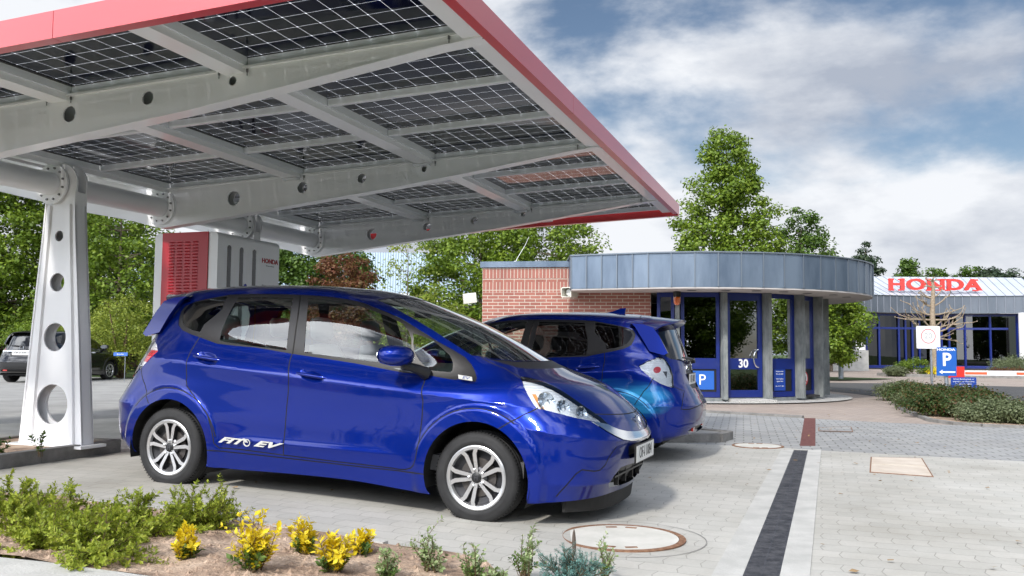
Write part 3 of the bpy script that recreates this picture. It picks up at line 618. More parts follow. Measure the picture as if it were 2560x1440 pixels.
CARNET=[[(-3.16,0,0.3),(-3.14,0.38,0.3),(-3.07,0.6,0.29),(-2.97,0.715,0.27),(-2.8,0.785,0.25),(-2.46,0.81,0.22),(-2,0.81,0.19),(-1.44,0.81,0.2),(-0.9,0.81,0.2),(-0.42,0.81,0.17),(0,0.81,0.17),(0.36,0.805,0.175),(0.58,0.7,0.19),(0.71,0.52,0.2),(0.78,0.28,0.21),(0.8,0,0.21)],
[(-3.22,0,0.34),(-3.2,0.38,0.34),(-3.12,0.62,0.335),(-3.02,0.745,0.33),(-2.84,0.81,0.33),(-2.46,0.835,0.33),(-2,0.835,0.33),(-1.44,0.835,0.33),(-0.9,0.835,0.33),(-0.42,0.835,0.33),(0,0.835,0.33),(0.37,0.825,0.33),(0.61,0.73,0.33),(0.76,0.54,0.33),(0.83,0.28,0.33),(0.855,0,0.33)],
[(-3.25,0,0.5),(-3.23,0.38,0.5),(-3.15,0.63,0.5),(-3.03,0.76,0.5),(-2.85,0.82,0.5),(-2.46,0.848,0.5),(-2,0.848,0.5),(-1.44,0.848,0.5),(-0.9,0.848,0.5),(-0.42,0.848,0.5),(0,0.848,0.5),(0.38,0.835,0.5),(0.63,0.745,0.5),(0.79,0.55,0.5),(0.865,0.28,0.5),(0.89,0,0.5)],
[(-3.22,0,0.66),(-3.2,0.38,0.66),(-3.11,0.63,0.66),(-2.99,0.76,0.66),(-2.82,0.815,0.66),(-2.46,0.848,0.66),(-2,0.85,0.66),(-1.44,0.85,0.66),(-0.9,0.85,0.66),(-0.42,0.85,0.66),(0,0.845,0.65),(0.37,0.82,0.645),(0.61,0.725,0.63),(0.77,0.53,0.61),(0.85,0.27,0.59),(0.875,0,0.58)],
[(-3.15,0,0.8),(-3.13,0.38,0.8),(-3.04,0.61,0.8),(-2.93,0.74,0.8),(-2.79,0.8,0.8),(-2.46,0.842,0.81),(-2,0.852,0.8),(-1.44,0.852,0.79),(-0.9,0.852,0.77),(-0.42,0.848,0.76),(-0.02,0.832,0.76),(0.33,0.785,0.76),(0.54,0.68,0.745),(0.69,0.49,0.73),(0.785,0.25,0.715),(0.815,0,0.71)],
[(-3.11,0,0.92),(-3.09,0.38,0.92),(-3,0.59,0.92),(-2.89,0.715,0.93),(-2.74,0.785,0.95),(-2.44,0.825,0.97),(-2,0.843,0.94),(-1.44,0.845,0.91),(-0.9,0.845,0.875),(-0.42,0.835,0.85),(-0.05,0.8,0.86),(0.22,0.725,0.9),(0.38,0.6,0.905),(0.49,0.44,0.895),(0.565,0.23,0.885),(0.6,0,0.88)],
[(-3.07,0,1.05),(-3.05,0.346,1.05),(-2.96,0.538,1.06),(-2.85,0.643,1.075),(-2.68,0.696,1.1),(-2.44,0.734,1.12),(-2,0.756,1.075),(-1.44,0.763,1.04),(-0.9,0.763,0.995),(-0.42,0.754,0.95),(-0.1,0.706,0.955),(0.02,0.634,0.99),(0.1,0.509,1.01),(0.16,0.365,1.015),(0.2,0.192,1.015),(0.22,0,1.013)],
[(-3,0,1.26),(-2.97,0.321,1.26),(-2.89,0.491,1.265),(-2.78,0.586,1.27),(-2.62,0.633,1.28),(-2.42,0.662,1.285),(-2,0.685,1.275),(-1.44,0.69,1.26),(-0.95,0.685,1.24),(-0.62,0.662,1.215),(-0.47,0.619,1.22),(-0.41,0.529,1.25),(-0.375,0.397,1.265),(-0.35,0.265,1.272),(-0.335,0.132,1.276),(-0.33,0,1.278)],
[(-2.9,0,1.45),(-2.87,0.296,1.445),(-2.79,0.453,1.43),(-2.7,0.527,1.42),(-2.57,0.564,1.425),(-2.4,0.587,1.438),(-2,0.606,1.462),(-1.44,0.606,1.463),(-1.1,0.597,1.432),(-0.95,0.578,1.4),(-0.88,0.541,1.4),(-0.87,0.453,1.43),(-0.88,0.342,1.452),(-0.89,0.231,1.465),(-0.895,0.12,1.472),(-0.9,0,1.475)],
[(-2.7,0,1.525),(-2.68,0.254,1.518),(-2.62,0.385,1.505),(-2.54,0.437,1.503),(-2.43,0.456,1.51),(-2.28,0.465,1.52),(-1.95,0.47,1.533),(-1.5,0.47,1.532),(-1.3,0.461,1.52),(-1.2,0.442,1.505),(-1.15,0.404,1.503),(-1.13,0.329,1.513),(-1.13,0.254,1.52),(-1.13,0.169,1.525),(-1.13,0.085,1.528),(-1.13,0,1.529)],
[(-2.5,0,1.548),(-2.49,0,1.549),(-2.46,0,1.551),(-2.42,0,1.553),(-2.34,0,1.557),(-2.22,0,1.561),(-1.95,0,1.564),(-1.62,0,1.561),(-1.48,0,1.556),(-1.41,0,1.552),(-1.37,0,1.549),(-1.35,0,1.548),(-1.34,0,1.547),(-1.33,0,1.546),(-1.325,0,1.546),(-1.32,0,1.546)]]
FP={
'arch_f':[(11.0,-0.1),(10.993,0.275),(11.01,0.61),(11.003,0.939),(10.973,1.249),(10.921,1.538),(10.853,1.815),(10.773,2.083),(10.681,2.336),(10.578,2.563),(10.466,2.758),(10.348,2.915),(10.223,3.026),(10.093,3.082),(9.961,3.078),(9.831,3.012),(9.706,2.893),(9.59,2.732),(9.486,2.54),(9.394,2.324),(9.315,2.084),(9.251,1.82),(9.203,1.541),(9.171,1.249),(9.156,0.942),(9.158,0.625),(9.178,0.304),(9.25,-0.1),(9.25,-0.1),(11.0,-0.1)],
'arch_r':[(5.75,-0.1),(5.771,0.177),(5.787,0.569),(5.789,0.934),(5.776,1.258),(5.747,1.549),(5.703,1.824),(5.645,2.085),(5.573,2.327),(5.489,2.541),(5.393,2.721),(5.287,2.862),(5.172,2.958),(5.051,3.006),(4.925,3.005),(4.798,2.955),(4.674,2.858),(4.557,2.716),(4.45,2.536),(4.357,2.322),(4.274,2.082),(4.2,1.826),(4.137,1.562),(4.082,1.276),(4.034,0.919),(3.963,0.354),(4.0,0.0),(4.0,-0.1),(4.0,-0.1),(5.75,-0.1)],
'headlamp':[(11.465,5.424),(11.588,5.501),(11.75,5.488),(12.023,5.292),(12.303,4.97),(12.569,4.615),(12.831,4.22),(13.094,3.825),(13.212,3.495),(13.196,3.451),(12.953,3.514),(12.763,3.6),(12.291,3.691),(11.867,3.836),(11.552,3.942),(11.343,3.988),(11.233,4.009),(11.185,4.264),(11.162,4.587),(11.207,4.937)],
'dlo':[(4.28,6.587),(4.04,6.937),(3.908,7.233),(3.989,7.524),(4.546,7.726),(5.22,7.906),(5.594,8.035),(6.095,8.03),(6.57,8.018),(6.493,8.028),(6.821,8.014),(7.277,8.018),(7.855,8.021),(8.611,7.998),(9.309,7.756),(9.601,7.494),(9.646,7.308),(9.705,7.092),(9.928,6.783),(10.207,6.56),(10.362,6.395),(10.316,6.225),(10.193,6.032),(10.102,5.786),(10.037,5.577),(9.804,5.681),(9.593,5.766),(9.645,5.702),(8.992,5.905),(8.655,5.856),(7.9,5.921),(6.954,5.936),(6.95,5.94),(6.367,6.017),(5.71,5.944),(5.613,5.973),(5.327,6.07),(5.074,6.142),(4.698,6.309)],
'g_quarter':[(4.093,7.226),(4.26,7.615),(5.148,7.806),(5.562,7.945),(5.565,7.328),(5.269,6.651),(5.243,6.316),(5.011,6.357),(4.748,6.48),(4.525,6.64),(4.279,6.928)],
'g_rear':[(5.825,7.834),(6.714,7.838),(6.839,6.056),(5.724,6.079),(5.695,6.472),(5.719,6.974),(5.775,7.425)],
'g_front':[(6.963,7.862),(7.313,7.858),(7.801,7.81),(8.468,7.712),(9.032,7.528),(9.263,7.28),(8.651,6.126),(7.887,6.07),(7.109,6.057),(7.033,7.056)],
'g_tri':[(9.229,7.001),(9.516,6.925),(9.771,6.825),(9.824,6.648),(9.861,6.462),(9.758,6.31),(9.605,6.118),(9.526,6.047),(9.309,6.059),(9.119,6.074),(9.043,6.183),(8.972,6.31),(8.936,6.484),(9.0,6.718)],
'trisplit':[(10.166,6.547),(9.791,6.256),(9.64,5.748)],
'cplr':[(5.613,8.005),(5.524,6.981),(5.507,6.544),(5.457,6.28),(5.334,6.079)],
'quarterglass_all':[(4.305,6.585),(4.067,6.936),(3.941,7.231),(4.038,7.501),(4.567,7.699),(5.233,7.876),(5.598,7.998),(5.524,6.981),(5.471,6.38),(5.331,6.092),(5.068,6.162),(4.706,6.326)],
'ws':[(10.281,8.276),(10.471,7.971),(10.401,7.692),(10.34,7.232),(10.443,6.815),(10.781,6.382),(11.156,6.33),(11.652,6.231),(12.672,6.137),(13.907,6.137),(15.0,6.137),(15.0,8.019),(13.26,8.054)],
'cowl':[(11.146,6.327),(11.627,6.16),(11.971,6.042),(12.131,5.997),(12.247,5.932),(12.709,5.878),(13.716,5.879),(15.0,5.905),(15.0,6.127),(13.91,6.127),(12.679,6.127),(11.67,6.209)],
'handle_r':[(5.443,5.035),(5.418,5.28),(5.466,5.409),(5.625,5.454),(5.771,5.4),(5.844,5.243),(5.876,5.05),(5.857,4.886),(5.763,4.827),(5.626,4.847),(5.512,4.928)],
'handle_f':[(7.172,4.967),(7.177,5.168),(7.223,5.261),(7.336,5.257),(7.463,5.122),(7.531,4.936),(7.556,4.753),(7.53,4.582),(7.44,4.545),(7.318,4.615),(7.226,4.739)],
'emblem_txt':[(9.715,5.95),(10.034,5.853),(10.008,5.752),(9.689,5.845)],
'chrome':[(12.646,3.566),(12.851,3.542),(13.195,3.446),(13.329,3.333),(13.549,3.215),(13.917,3.124),(14.408,3.1),(14.804,3.095),(15.0,3.129),(15.0,2.587),(15.0,2.5),(14.704,2.42),(13.958,2.5),(13.551,2.601),(13.289,2.821),(13.022,3.084),(12.795,3.369)],
'intake':[(15.0,1.323),(14.29,1.325),(13.82,1.298),(13.489,1.008),(13.327,0.703),(13.466,0.44),(14.11,0.304),(15.0,0.279)],
'upper_open':[(15.0,2.364),(14.397,2.299),(13.933,2.143),(14.04,1.749),(14.219,1.575),(15.0,1.545)],
'taillamp':[(4.143,5.349),(3.629,5.759),(2.891,6.118),(2.511,6.131),(2.318,6.039),(2.046,5.579),(1.979,4.92),(2.207,3.907),(2.626,4.018),(3.129,4.232),(3.67,4.547),(3.936,4.865),(4.069,5.041)],
'hatchglass':[(0.0,7.946),(1.021,7.946),(1.84,7.844),(2.199,7.36),(2.329,6.766),(2.208,6.193),(1.782,6.089),(0.855,6.048),(0.0,6.019)],
'platerecess':[(0.0,5.335),(0.703,5.337),(0.736,4.834),(0.74,4.002),(0.634,3.773),(0.0,3.773)],
'rear_low':[(0.0,1.421),(1.072,1.422),(1.434,1.335),(1.699,1.094),(1.445,0.883),(0.0,0.852)],
}
FS={
'hoodside':[(11.134,6.34),(11.222,6.185),(11.551,5.947),(11.525,5.448)],
'hoodfront':[(12.981,3.957),(13.406,3.967),(13.984,3.987),(14.499,3.991),(15.0,4.0),(15.0,3.982)],
'bumperf':[(11.275,4.05),(10.924,3.688),(10.799,3.498),(10.662,3.247),(10.413,2.806)],
'flaref':[(9.028,1.72),(9.077,2.015),(9.139,2.293),(9.214,2.556),(9.302,2.813),(9.403,3.071),(9.517,3.323),(9.643,3.54),(9.78,3.698),(9.921,3.79),(10.063,3.816),(10.202,3.782),(10.335,3.693),(10.461,3.55),(10.581,3.357),(10.695,3.123)],
'flarer':[(5.927,1.513),(5.885,1.865),(5.824,2.206),(5.747,2.529),(5.653,2.823),(5.545,3.08),(5.424,3.291),(5.29,3.444),(5.145,3.535),(4.989,3.565),(4.828,3.535),(4.665,3.442),(4.505,3.287),(4.352,3.074),(4.215,2.815),(4.1,2.522)],
'bdoor':[(6.814,7.965),(6.877,7.234),(6.945,5.965),(6.949,5.671),(7.032,4.678),(7.023,4.07),(7.022,3.774),(7.008,3.122),(6.997,2.126),(6.973,0.957)],
'fdoor_front':[(8.985,5.976),(9.048,5.307),(9.104,4.102),(9.094,2.982),(9.076,2.428),(9.066,2.04),(9.024,1.372),(8.986,1.118),(8.923,0.963),(8.839,0.882),(8.75,0.858),(8.612,0.883),(7.809,0.912),(7.001,0.981),(6.367,1.047),(6.054,1.04),(5.984,1.023),(5.913,1.243),(5.895,1.53),(5.865,1.842),(5.777,2.421),(5.595,2.978),(5.43,3.41),(5.334,3.691),(5.304,3.982),(5.311,4.118),(5.286,4.465),(5.258,4.976),(5.251,5.476),(5.289,6.127)],
'bumperr':[(4.491,2.723),(4.392,3.039),(4.184,3.654),(3.795,4.301),(3.54,4.635)],
'silltop':[(5.745,0.893),(6.718,0.86),(8.002,0.786),(9.194,0.802)],
'hatch':[(0.0,9.406),(1.349,9.239),(2.189,8.861),(2.105,8.186),(2.417,7.684),(2.673,6.893),(2.719,6.153),(2.632,6.042)],
'hatch2':[(2.266,4.073),(1.867,3.818),(1.516,3.684),(1.979,3.098),(2.403,2.482),(1.827,2.447),(0.0,2.784)],
'podline':[(11.686,0.244),(11.899,0.796),(12.14,1.237),(12.289,1.376),(12.675,1.3),(12.868,1.323),(13.022,1.489),(13.109,1.746),(13.334,2.243)],
}
FX=[[(9.083,1.244),(9.102,1.462),(9.129,1.674),(9.165,1.88),(9.208,2.079),(9.258,2.267),(9.316,2.445),(9.38,2.614),(9.45,2.776),(9.528,2.93),(9.611,3.073),(9.701,3.197),(9.795,3.296),(9.892,3.365),(9.99,3.4),(10.088,3.401),(10.184,3.37),(10.278,3.307),(10.369,3.216),(10.457,3.101),(10.542,2.965),(10.622,2.813),(10.7,2.646),(10.773,2.467),(10.842,2.277),(10.905,2.078),(10.963,1.874),(11.015,1.669),(11.061,1.46),(11.097,1.245)],[(9.027,1.269),(9.048,1.499),(9.077,1.724),(9.114,1.945),(9.159,2.157),(9.213,2.357),(9.273,2.549),(9.341,2.734),(9.416,2.917),(9.499,3.095),(9.589,3.261),(9.686,3.403),(9.787,3.513),(9.892,3.587),(9.998,3.623),(10.103,3.622),(10.206,3.585),(10.305,3.516),(10.401,3.416),(10.493,3.284),(10.582,3.131),(10.668,2.962),(10.749,2.776),(10.828,2.583),(10.901,2.376),(10.969,2.161),(11.033,1.941),(11.088,1.72),(11.139,1.498),(11.182,1.27)],[(8.918,1.314),(8.941,1.573),(8.972,1.826),(9.013,2.074),(9.063,2.311),(9.122,2.539),(9.189,2.765),(9.265,2.997),(9.35,3.241),(9.445,3.484),(9.55,3.702),(9.662,3.876),(9.78,4.002),(9.902,4.081),(10.025,4.115),(10.147,4.105),(10.265,4.056),(10.379,3.977),(10.486,3.865),(10.587,3.715),(10.684,3.533),(10.777,3.317),(10.866,3.079),(10.949,2.831),(11.034,2.593),(11.114,2.341),(11.187,2.082),(11.258,1.822),(11.318,1.569),(11.376,1.31)],[(8.875,1.332),(8.898,1.603),(8.931,1.868),(8.974,2.127),(9.025,2.374),(9.086,2.614),(9.156,2.858),(9.235,3.116),(9.324,3.391),(9.425,3.659),(9.534,3.887),(9.652,4.066),(9.776,4.193),(9.905,4.27),(10.036,4.299),(10.166,4.282),(10.292,4.228),(10.411,4.137),(10.524,4.022),(10.63,3.877),(10.73,3.693),(10.825,3.465),(10.916,3.205),(11.001,2.937),(11.088,2.678),(11.173,2.414),(11.252,2.14),(11.326,1.865),(11.394,1.597),(11.453,1.331)],[(3.93,1.274),(3.973,1.488),(4.02,1.688),(4.07,1.882),(4.126,2.077),(4.181,2.265),(4.243,2.444),(4.31,2.61),(4.386,2.762),(4.467,2.898),(4.554,3.015),(4.645,3.111),(4.74,3.184),(4.835,3.233),(4.93,3.258),(5.023,3.259),(5.115,3.235),(5.203,3.187),(5.287,3.115),(5.366,3.021),(5.441,2.905),(5.511,2.77),(5.575,2.617),(5.634,2.451),(5.686,2.271),(5.732,2.08),(5.771,1.882),(5.802,1.679),(5.827,1.47),(5.845,1.253)],[(3.836,1.3),(3.886,1.526),(3.937,1.737),(3.996,1.946),(4.052,2.155),(4.114,2.357),(4.18,2.548),(4.255,2.727),(4.336,2.892),(4.426,3.039),(4.522,3.166),(4.621,3.269),(4.723,3.347),(4.825,3.399),(4.927,3.426),(5.027,3.426),(5.125,3.401),(5.218,3.35),(5.307,3.273),(5.391,3.171),(5.47,3.046),(5.543,2.9),(5.611,2.736),(5.672,2.556),(5.727,2.363),(5.776,2.159),(5.816,1.946),(5.85,1.729),(5.876,1.508),(5.894,1.276)],[(3.587,1.343),(3.657,1.595),(3.73,1.834),(3.803,2.076),(3.876,2.317),(3.948,2.548),(4.028,2.77),(4.121,2.979),(4.223,3.171),(4.332,3.344),(4.447,3.489),(4.564,3.603),(4.682,3.687),(4.8,3.742),(4.917,3.768),(5.031,3.767),(5.141,3.739),(5.247,3.682),(5.346,3.596),(5.439,3.481),(5.526,3.338),(5.607,3.169),(5.681,2.979),(5.75,2.772),(5.809,2.551),(5.863,2.319),(5.907,2.077),(5.944,1.83),(5.972,1.578),(5.992,1.319)],[(3.476,1.365),(3.554,1.625),(3.636,1.874),(3.717,2.129),(3.795,2.381),(3.877,2.623),(3.962,2.858),(4.063,3.08),(4.176,3.285),(4.294,3.467),(4.417,3.618),(4.541,3.735),(4.665,3.82),(4.789,3.874),(4.912,3.9),(5.032,3.899),(5.147,3.871),(5.257,3.813),(5.361,3.726),(5.458,3.607),(5.548,3.458),(5.632,3.28),(5.709,3.079),(5.779,2.86),(5.842,2.627),(5.897,2.384),(5.943,2.13),(5.981,1.87),(6.01,1.607),(6.03,1.339)],[(3.939,5.043),(4.438,4.911),(4.815,4.824),(5.136,4.783),(5.424,4.775),(5.688,4.779),(5.936,4.78),(6.168,4.772),(6.386,4.757),(6.596,4.741),(6.806,4.726),(7.019,4.714),(7.236,4.707),(7.455,4.703),(7.677,4.7),(7.904,4.694),(8.138,4.683),(8.379,4.666),(8.627,4.641),(8.888,4.598),(9.168,4.53),(9.465,4.436),(9.776,4.328),(10.095,4.221),(10.415,4.127)],[(5.996,1.45),(6.222,1.451),(6.437,1.453),(6.648,1.454),(6.858,1.455),(7.073,1.455),(7.291,1.456),(7.51,1.456),(7.733,1.456),(7.963,1.455),(8.2,1.454),(8.445,1.451),(8.697,1.446)],[(11.151,2.804),(11.286,2.761),(11.432,2.721),(11.59,2.686),(11.758,2.652),(11.933,2.616),(12.12,2.582),(12.326,2.552),(13.202,2.534),(13.567,2.579),(13.924,2.624),(14.462,2.687),(15.0,2.717)]]
LAMPS=[(11.653,4.403,0.062),(12.598,4.042,0.045),(12.102,4.229,0.050)]
# ================================================ compact electric hatchback
def sst(a,b,x): t=np.clip((x-a)/(b-a),0,1); return t*t*(3-2*t)
def car_disp(X):
    x,y,z=X[...,0],X[...,1],X[...,2]; d=np.zeros_like(x); side=sst(.55,.70,y)
    for cx in (.01,-2.47):
        r=np.hypot(x-cx,z-.30); d=d+.020*(1-sst(.425,.475,r))*side*sst(.12,.2,z)
    zc=.80-.062*(x+.2); fade=sst(.45,.1,x)*sst(-2.95,-2.6,x)
    d=d+.014*np.exp(-np.abs(z-zc)/.055)*fade*side
    d=d+.010*np.exp(-np.abs(z-.405)/.035)*side*sst(-2.1,-1.7,x)*(1-sst(-.7,-.45,x))
    zl=.60-.155*(x-.55); q=z-zl; d=d+np.where(q>0,.026*np.exp(-np.abs(q)/.10),.026*np.exp(-np.abs(q)/.045))*sst(.25,.5,x)*sst(.90,.70,z)
    d=d+.016*np.exp(-np.abs(z-.30)/.05)*sst(.45,.6,x)*sst(.30,.42,y)
    d=d+.022*np.exp(-np.abs(z-.60)/.05)*(1-sst(-2.95,-2.80,x))
    return d
def car_grid(K=8,it=6):
    P=np.array(CARNET); m=np.array([1,-1,1])
    P=np.concatenate([P[:,1:2]*m,P,P[:,-2:-1]*m],1)
    P=np.concatenate([2*P[0:1]-P[1:2],P,P[-2:-1]*m],0)
    def cr(a,b,c,d,t): return .5*((2*b)+(-a+c)*t+(2*a-5*b+4*c-d)*t*t+(-a+3*b-3*c+d)*t**3)
    def up(P):
        out=[]
        for i in range(P.shape[0]-3):
            for k in range(K): out.append(cr(P[i],P[i+1],P[i+2],P[i+3],k/K))
        out.append(P[-2]); return np.array(out)
    D=up(P); D=up(D.transpose(1,0,2)).transpose(1,0,2)
    for _ in range(it):
        E=np.concatenate([D[:,1:2]*m,D,D[:,-2:-1]*m],1); E=np.concatenate([2*E[0:1]-E[1:2],E,E[-2:-1]*m],0)
        D=D*.5+.125*(E[:-2,1:-1]+E[2:,1:-1]+E[1:-1,:-2]+E[1:-1,2:])
    return D
def gnorm(D,mirror=True):
    m=np.array([1,-1,1])
    E=np.concatenate([D[:,1:2]*m,D,D[:,-2:-1]*m],1); E=np.concatenate([2*E[0:1]-E[1:2],E,E[-2:-1]*m],0)
    du=(E[1:-1,2:]-E[1:-1,:-2]); dv=(E[2:,1:-1]-E[:-2,1:-1]); n=np.cross(dv,du); return n/(np.linalg.norm(n,axis=-1,keepdims=True)+1e-12)
CK=8
_D0=car_grid(CK); _N0=gnorm(_D0)
def bil(G,u,v):
    u=np.clip(u,0,15)*CK; v=np.clip(v,0,10)*CK
    i=np.minimum(v.astype(int),10*CK-1); j=np.minimum(u.astype(int),15*CK-1); a=(u-j)[...,None]; b=(v-i)[...,None]
    return (G[i,j]*(1-a)+G[i,j+1]*a)*(1-b)+(G[i+1,j]*(1-a)+G[i+1,j+1]*a)*b
def carS(u,v):
    u=np.asarray(u,float); v=np.asarray(v,float)
    p=bil(_D0,u,v); n=bil(_N0,u,v); n/=np.linalg.norm(n,axis=-1,keepdims=True)
    return p+n*car_disp(p)[...,None]
def carN(u,v,e=.02):
    u=np.asarray(u,float); v=np.asarray(v,float)
    # reflect at the symmetry line so the normal stays in plane there
    a=carS(u+e,v); b=carS(u-e,v)
    at0=(u<e); at1=(u>15-e)
    b[at0]=carS(u+e,v)[at0]*np.array([1,-1,1]); a[at1]=carS(u-e,v)[at1]*np.array([1,-1,1])
    c=carS(u,v+e); d=carS(u,v-e); top=v>10-e
    c[top]=carS(u,v-e)[top]*np.array([1,-1,1])
    n=np.cross(c-d,a-b); l=np.linalg.norm(n,axis=-1,keepdims=True); n=n/(l+1e-12)
    bad=l[...,0]<1e-9; n[bad]=(0,0,1); return n
def uvstrip(line,w):
    # left / centre / right uv lines at +-w metres about a uv polyline
    L_,C_,R2=[],[],[]
    pts=[]
    for i in range(len(line)-1):
        a=np.array(line[i]);b=np.array(line[i+1]); k=max(1,int(np.ceil(np.linalg.norm(b-a)/.25)))
        for j in range(k): pts.append(a+(b-a)*j/k)
    pts.append(np.array(line[-1])); pts=np.array(pts)
    for i,p in enumerate(pts):
        t=pts[min(i+1,len(pts)-1)]-pts[max(i-1,0)]
        e=.01; Su=(carS(p[0]+e,p[1])-carS(p[0]-e,p[1]))/(2*e); Sv=(carS(p[0],p[1]+e)-carS(p[0],p[1]-e))/(2*e)
        T=Su*t[0]+Sv*t[1]; n=np.cross(Su,Sv); n/=np.linalg.norm(n)+1e-9; q=np.cross(n,T); q/=np.linalg.norm(q)+1e-9
        J=np.stack([Su,Sv],1); d=np.linalg.lstsq(J,q*w,rcond=None)[0]
        L_.append(p+d);R2.append(p-d);C_.append(p)
    return L_,C_,R2
def pip(P,X,Y):
    P=np.array(P); c=np.zeros(len(X),bool); j=len(P)-1
    for i in range(len(P)):
        xi,yi=P[i];xj,yj=P[j]
        if yi!=yj: c^=((yi>Y)!=(yj>Y))&(X<(xj-xi)*(Y-yi)/(yj-yi)+xi)
        j=i
    return c
CUT=[]
def car_tessellate():
    pts=[];edges=[]
    def addloop(P,closed=True):
        b=len(pts); q=[]
        n=len(P)
        for i in range(n if closed else n-1):
            a=np.array(P[i],float);c=np.array(P[(i+1)%n],float); k=max(1,int(np.ceil(np.linalg.norm(c-a)/.3)))
            for j in range(k): q.append(a+(c-a)*j/k)
        if not closed: q.append(np.array(P[-1],float))
        pts.extend(q); m=len(q)
        edges.extend([(b+i,b+(i+1)%m) for i in range(m if closed else m-1)])
    for k,P in FP.items(): addloop(P)
    strips={}
    centre=[]
    for k,P in FS.items():
        l,c,r=uvstrip(P,.0042); lo=list(l)+list(reversed(r)); strips[k]=lo; addloop(lo); addloop(c,False); centre+=c
    for P in FX: addloop(P,False)
    # border + grid
    G=10; nu=15*G; nv=10*G
    fx=np.array([p for p in pts])
    occ=set((int(round(p[0]*40)),int(round(p[1]*40))) for p in fx)
    for i in range(nv+1):
        for j in range(nu+1):
            u,v=j/G,i/G
            jj,ii=int(round(u*40)),int(round(v*40))
            if 0<i<nv and 0<j<nu and any((jj+a,ii+b) in occ for a in (-1,0,1) for b in (-1,0,1)): continue
            pts.append(np.array([u,v]))
    n0=len(pts)
    r=delaunay_2d_cdt([Vector((float(p[0]),float(p[1]))) for p in pts],edges,[],0,1e-5)
    V=np.array([(p.x,p.y) for p in r[0]]); Fc=[f for f in r[2] if len(f)==3]; Fa=np.array(Fc)
    cen=V[Fa].mean(1); X,Y=cen[:,0],cen[:,1]
    ok=(X>-.001)&(X<15.001)&(Y>-.001)&(Y<10.001)
    a2=np.abs(np.cross(V[Fa[:,1]]-V[Fa[:,0]],V[Fa[:,2]]-V[Fa[:,0]])); ok&=a2>1e-9
    for k in ('arch_f','arch_r','handle_r','handle_f'): ok&=~pip(FP[k],X,Y)
    Fa=Fa[ok]; X=X[ok];Y=Y[ok]
    lab=np.array(['']*len(Fa),dtype=object)
    D=pip(FP['dlo'],X,Y); lab[D]='frame'
    for k in ('g_quarter','g_rear','g_front','g_tri'): lab[pip(FP[k],X,Y)]=k
    for k in ('ws','cowl','headlamp','chrome','intake','upper_open','taillamp','hatchglass','platerecess','rear_low'):
        m=pip(FP[k],X,Y)&(lab==''); lab[m]=k
    for k,P in strips.items(): lab[pip(P,X,Y)]='gap' if k!='podline' else 'bumper_line'
    # flood fill of painted faces
    free=np.where(lab=='')[0]; em={}
    for fi in free:
        f=Fa[fi]
        for a,b in ((0,1),(1,2),(2,0)):
            key=(min(f[a],f[b]),max(f[a],f[b])); em.setdefault(key,[]).append(fi)
    adj={}
    for k,fs in em.items():
        if len(fs)==2: adj.setdefault(fs[0],[]).append(fs[1]); adj.setdefault(fs[1],[]).append(fs[0])
    comp={};ci=0;comps=[]
    for fi in free:
        if fi in comp: continue
        st=[fi];comp[fi]=ci;cc=[]
        while st:
            q=st.pop();cc.append(q)
            for z in adj.get(q,()):
                if z not in comp: comp[z]=ci;st.append(z)
        comps.append(cc);ci+=1
    seeds=[('front_door',8.3,3.2),('rear_door',6.4,3.2),('front_bumper',12.4,2.6),('hood',14.2,5.2),('nose_panel',14.6,3.6),('side_skirt',8.0,.6),('rear_bumper',.6,2.3),('tailgate',.4,4.5),('body',6.5,8.6)]
    names={}
    for nm,u,v in seeds:
        i=free[np.argmin((X[free]-u)**2+(Y[free]-v)**2)]; names.setdefault(comp[i],nm)
    for c,cc in enumerate(comps):
        for fi in cc: lab[fi]=names.get(c,'body')
    print('car comps',[(names.get(c,'body'),len(cc)) for c,cc in enumerate(comps)])
    P3=carS(V[:,0],V[:,1]); N3=carN(V[:,0],V[:,1])
    # shut-line centres pushed in
    cs=np.array(centre)
    key={(round(float(p[0]),3),round(float(p[1]),3)) for p in cs}
    for i,(u,v) in enumerate(V):
        if (round(u,3),round(v,3)) in key: P3[i]-=N3[i]*.010
    cenl=np.abs(V[:,0])<1e-4; P3[cenl,1]=0; c2=np.abs(V[:,0]-15)<1e-4; P3[c2,1]=0
    P3[V[:,1]>9.9999,1]=0
    return V,P3,N3,Fa,lab
_CT=None
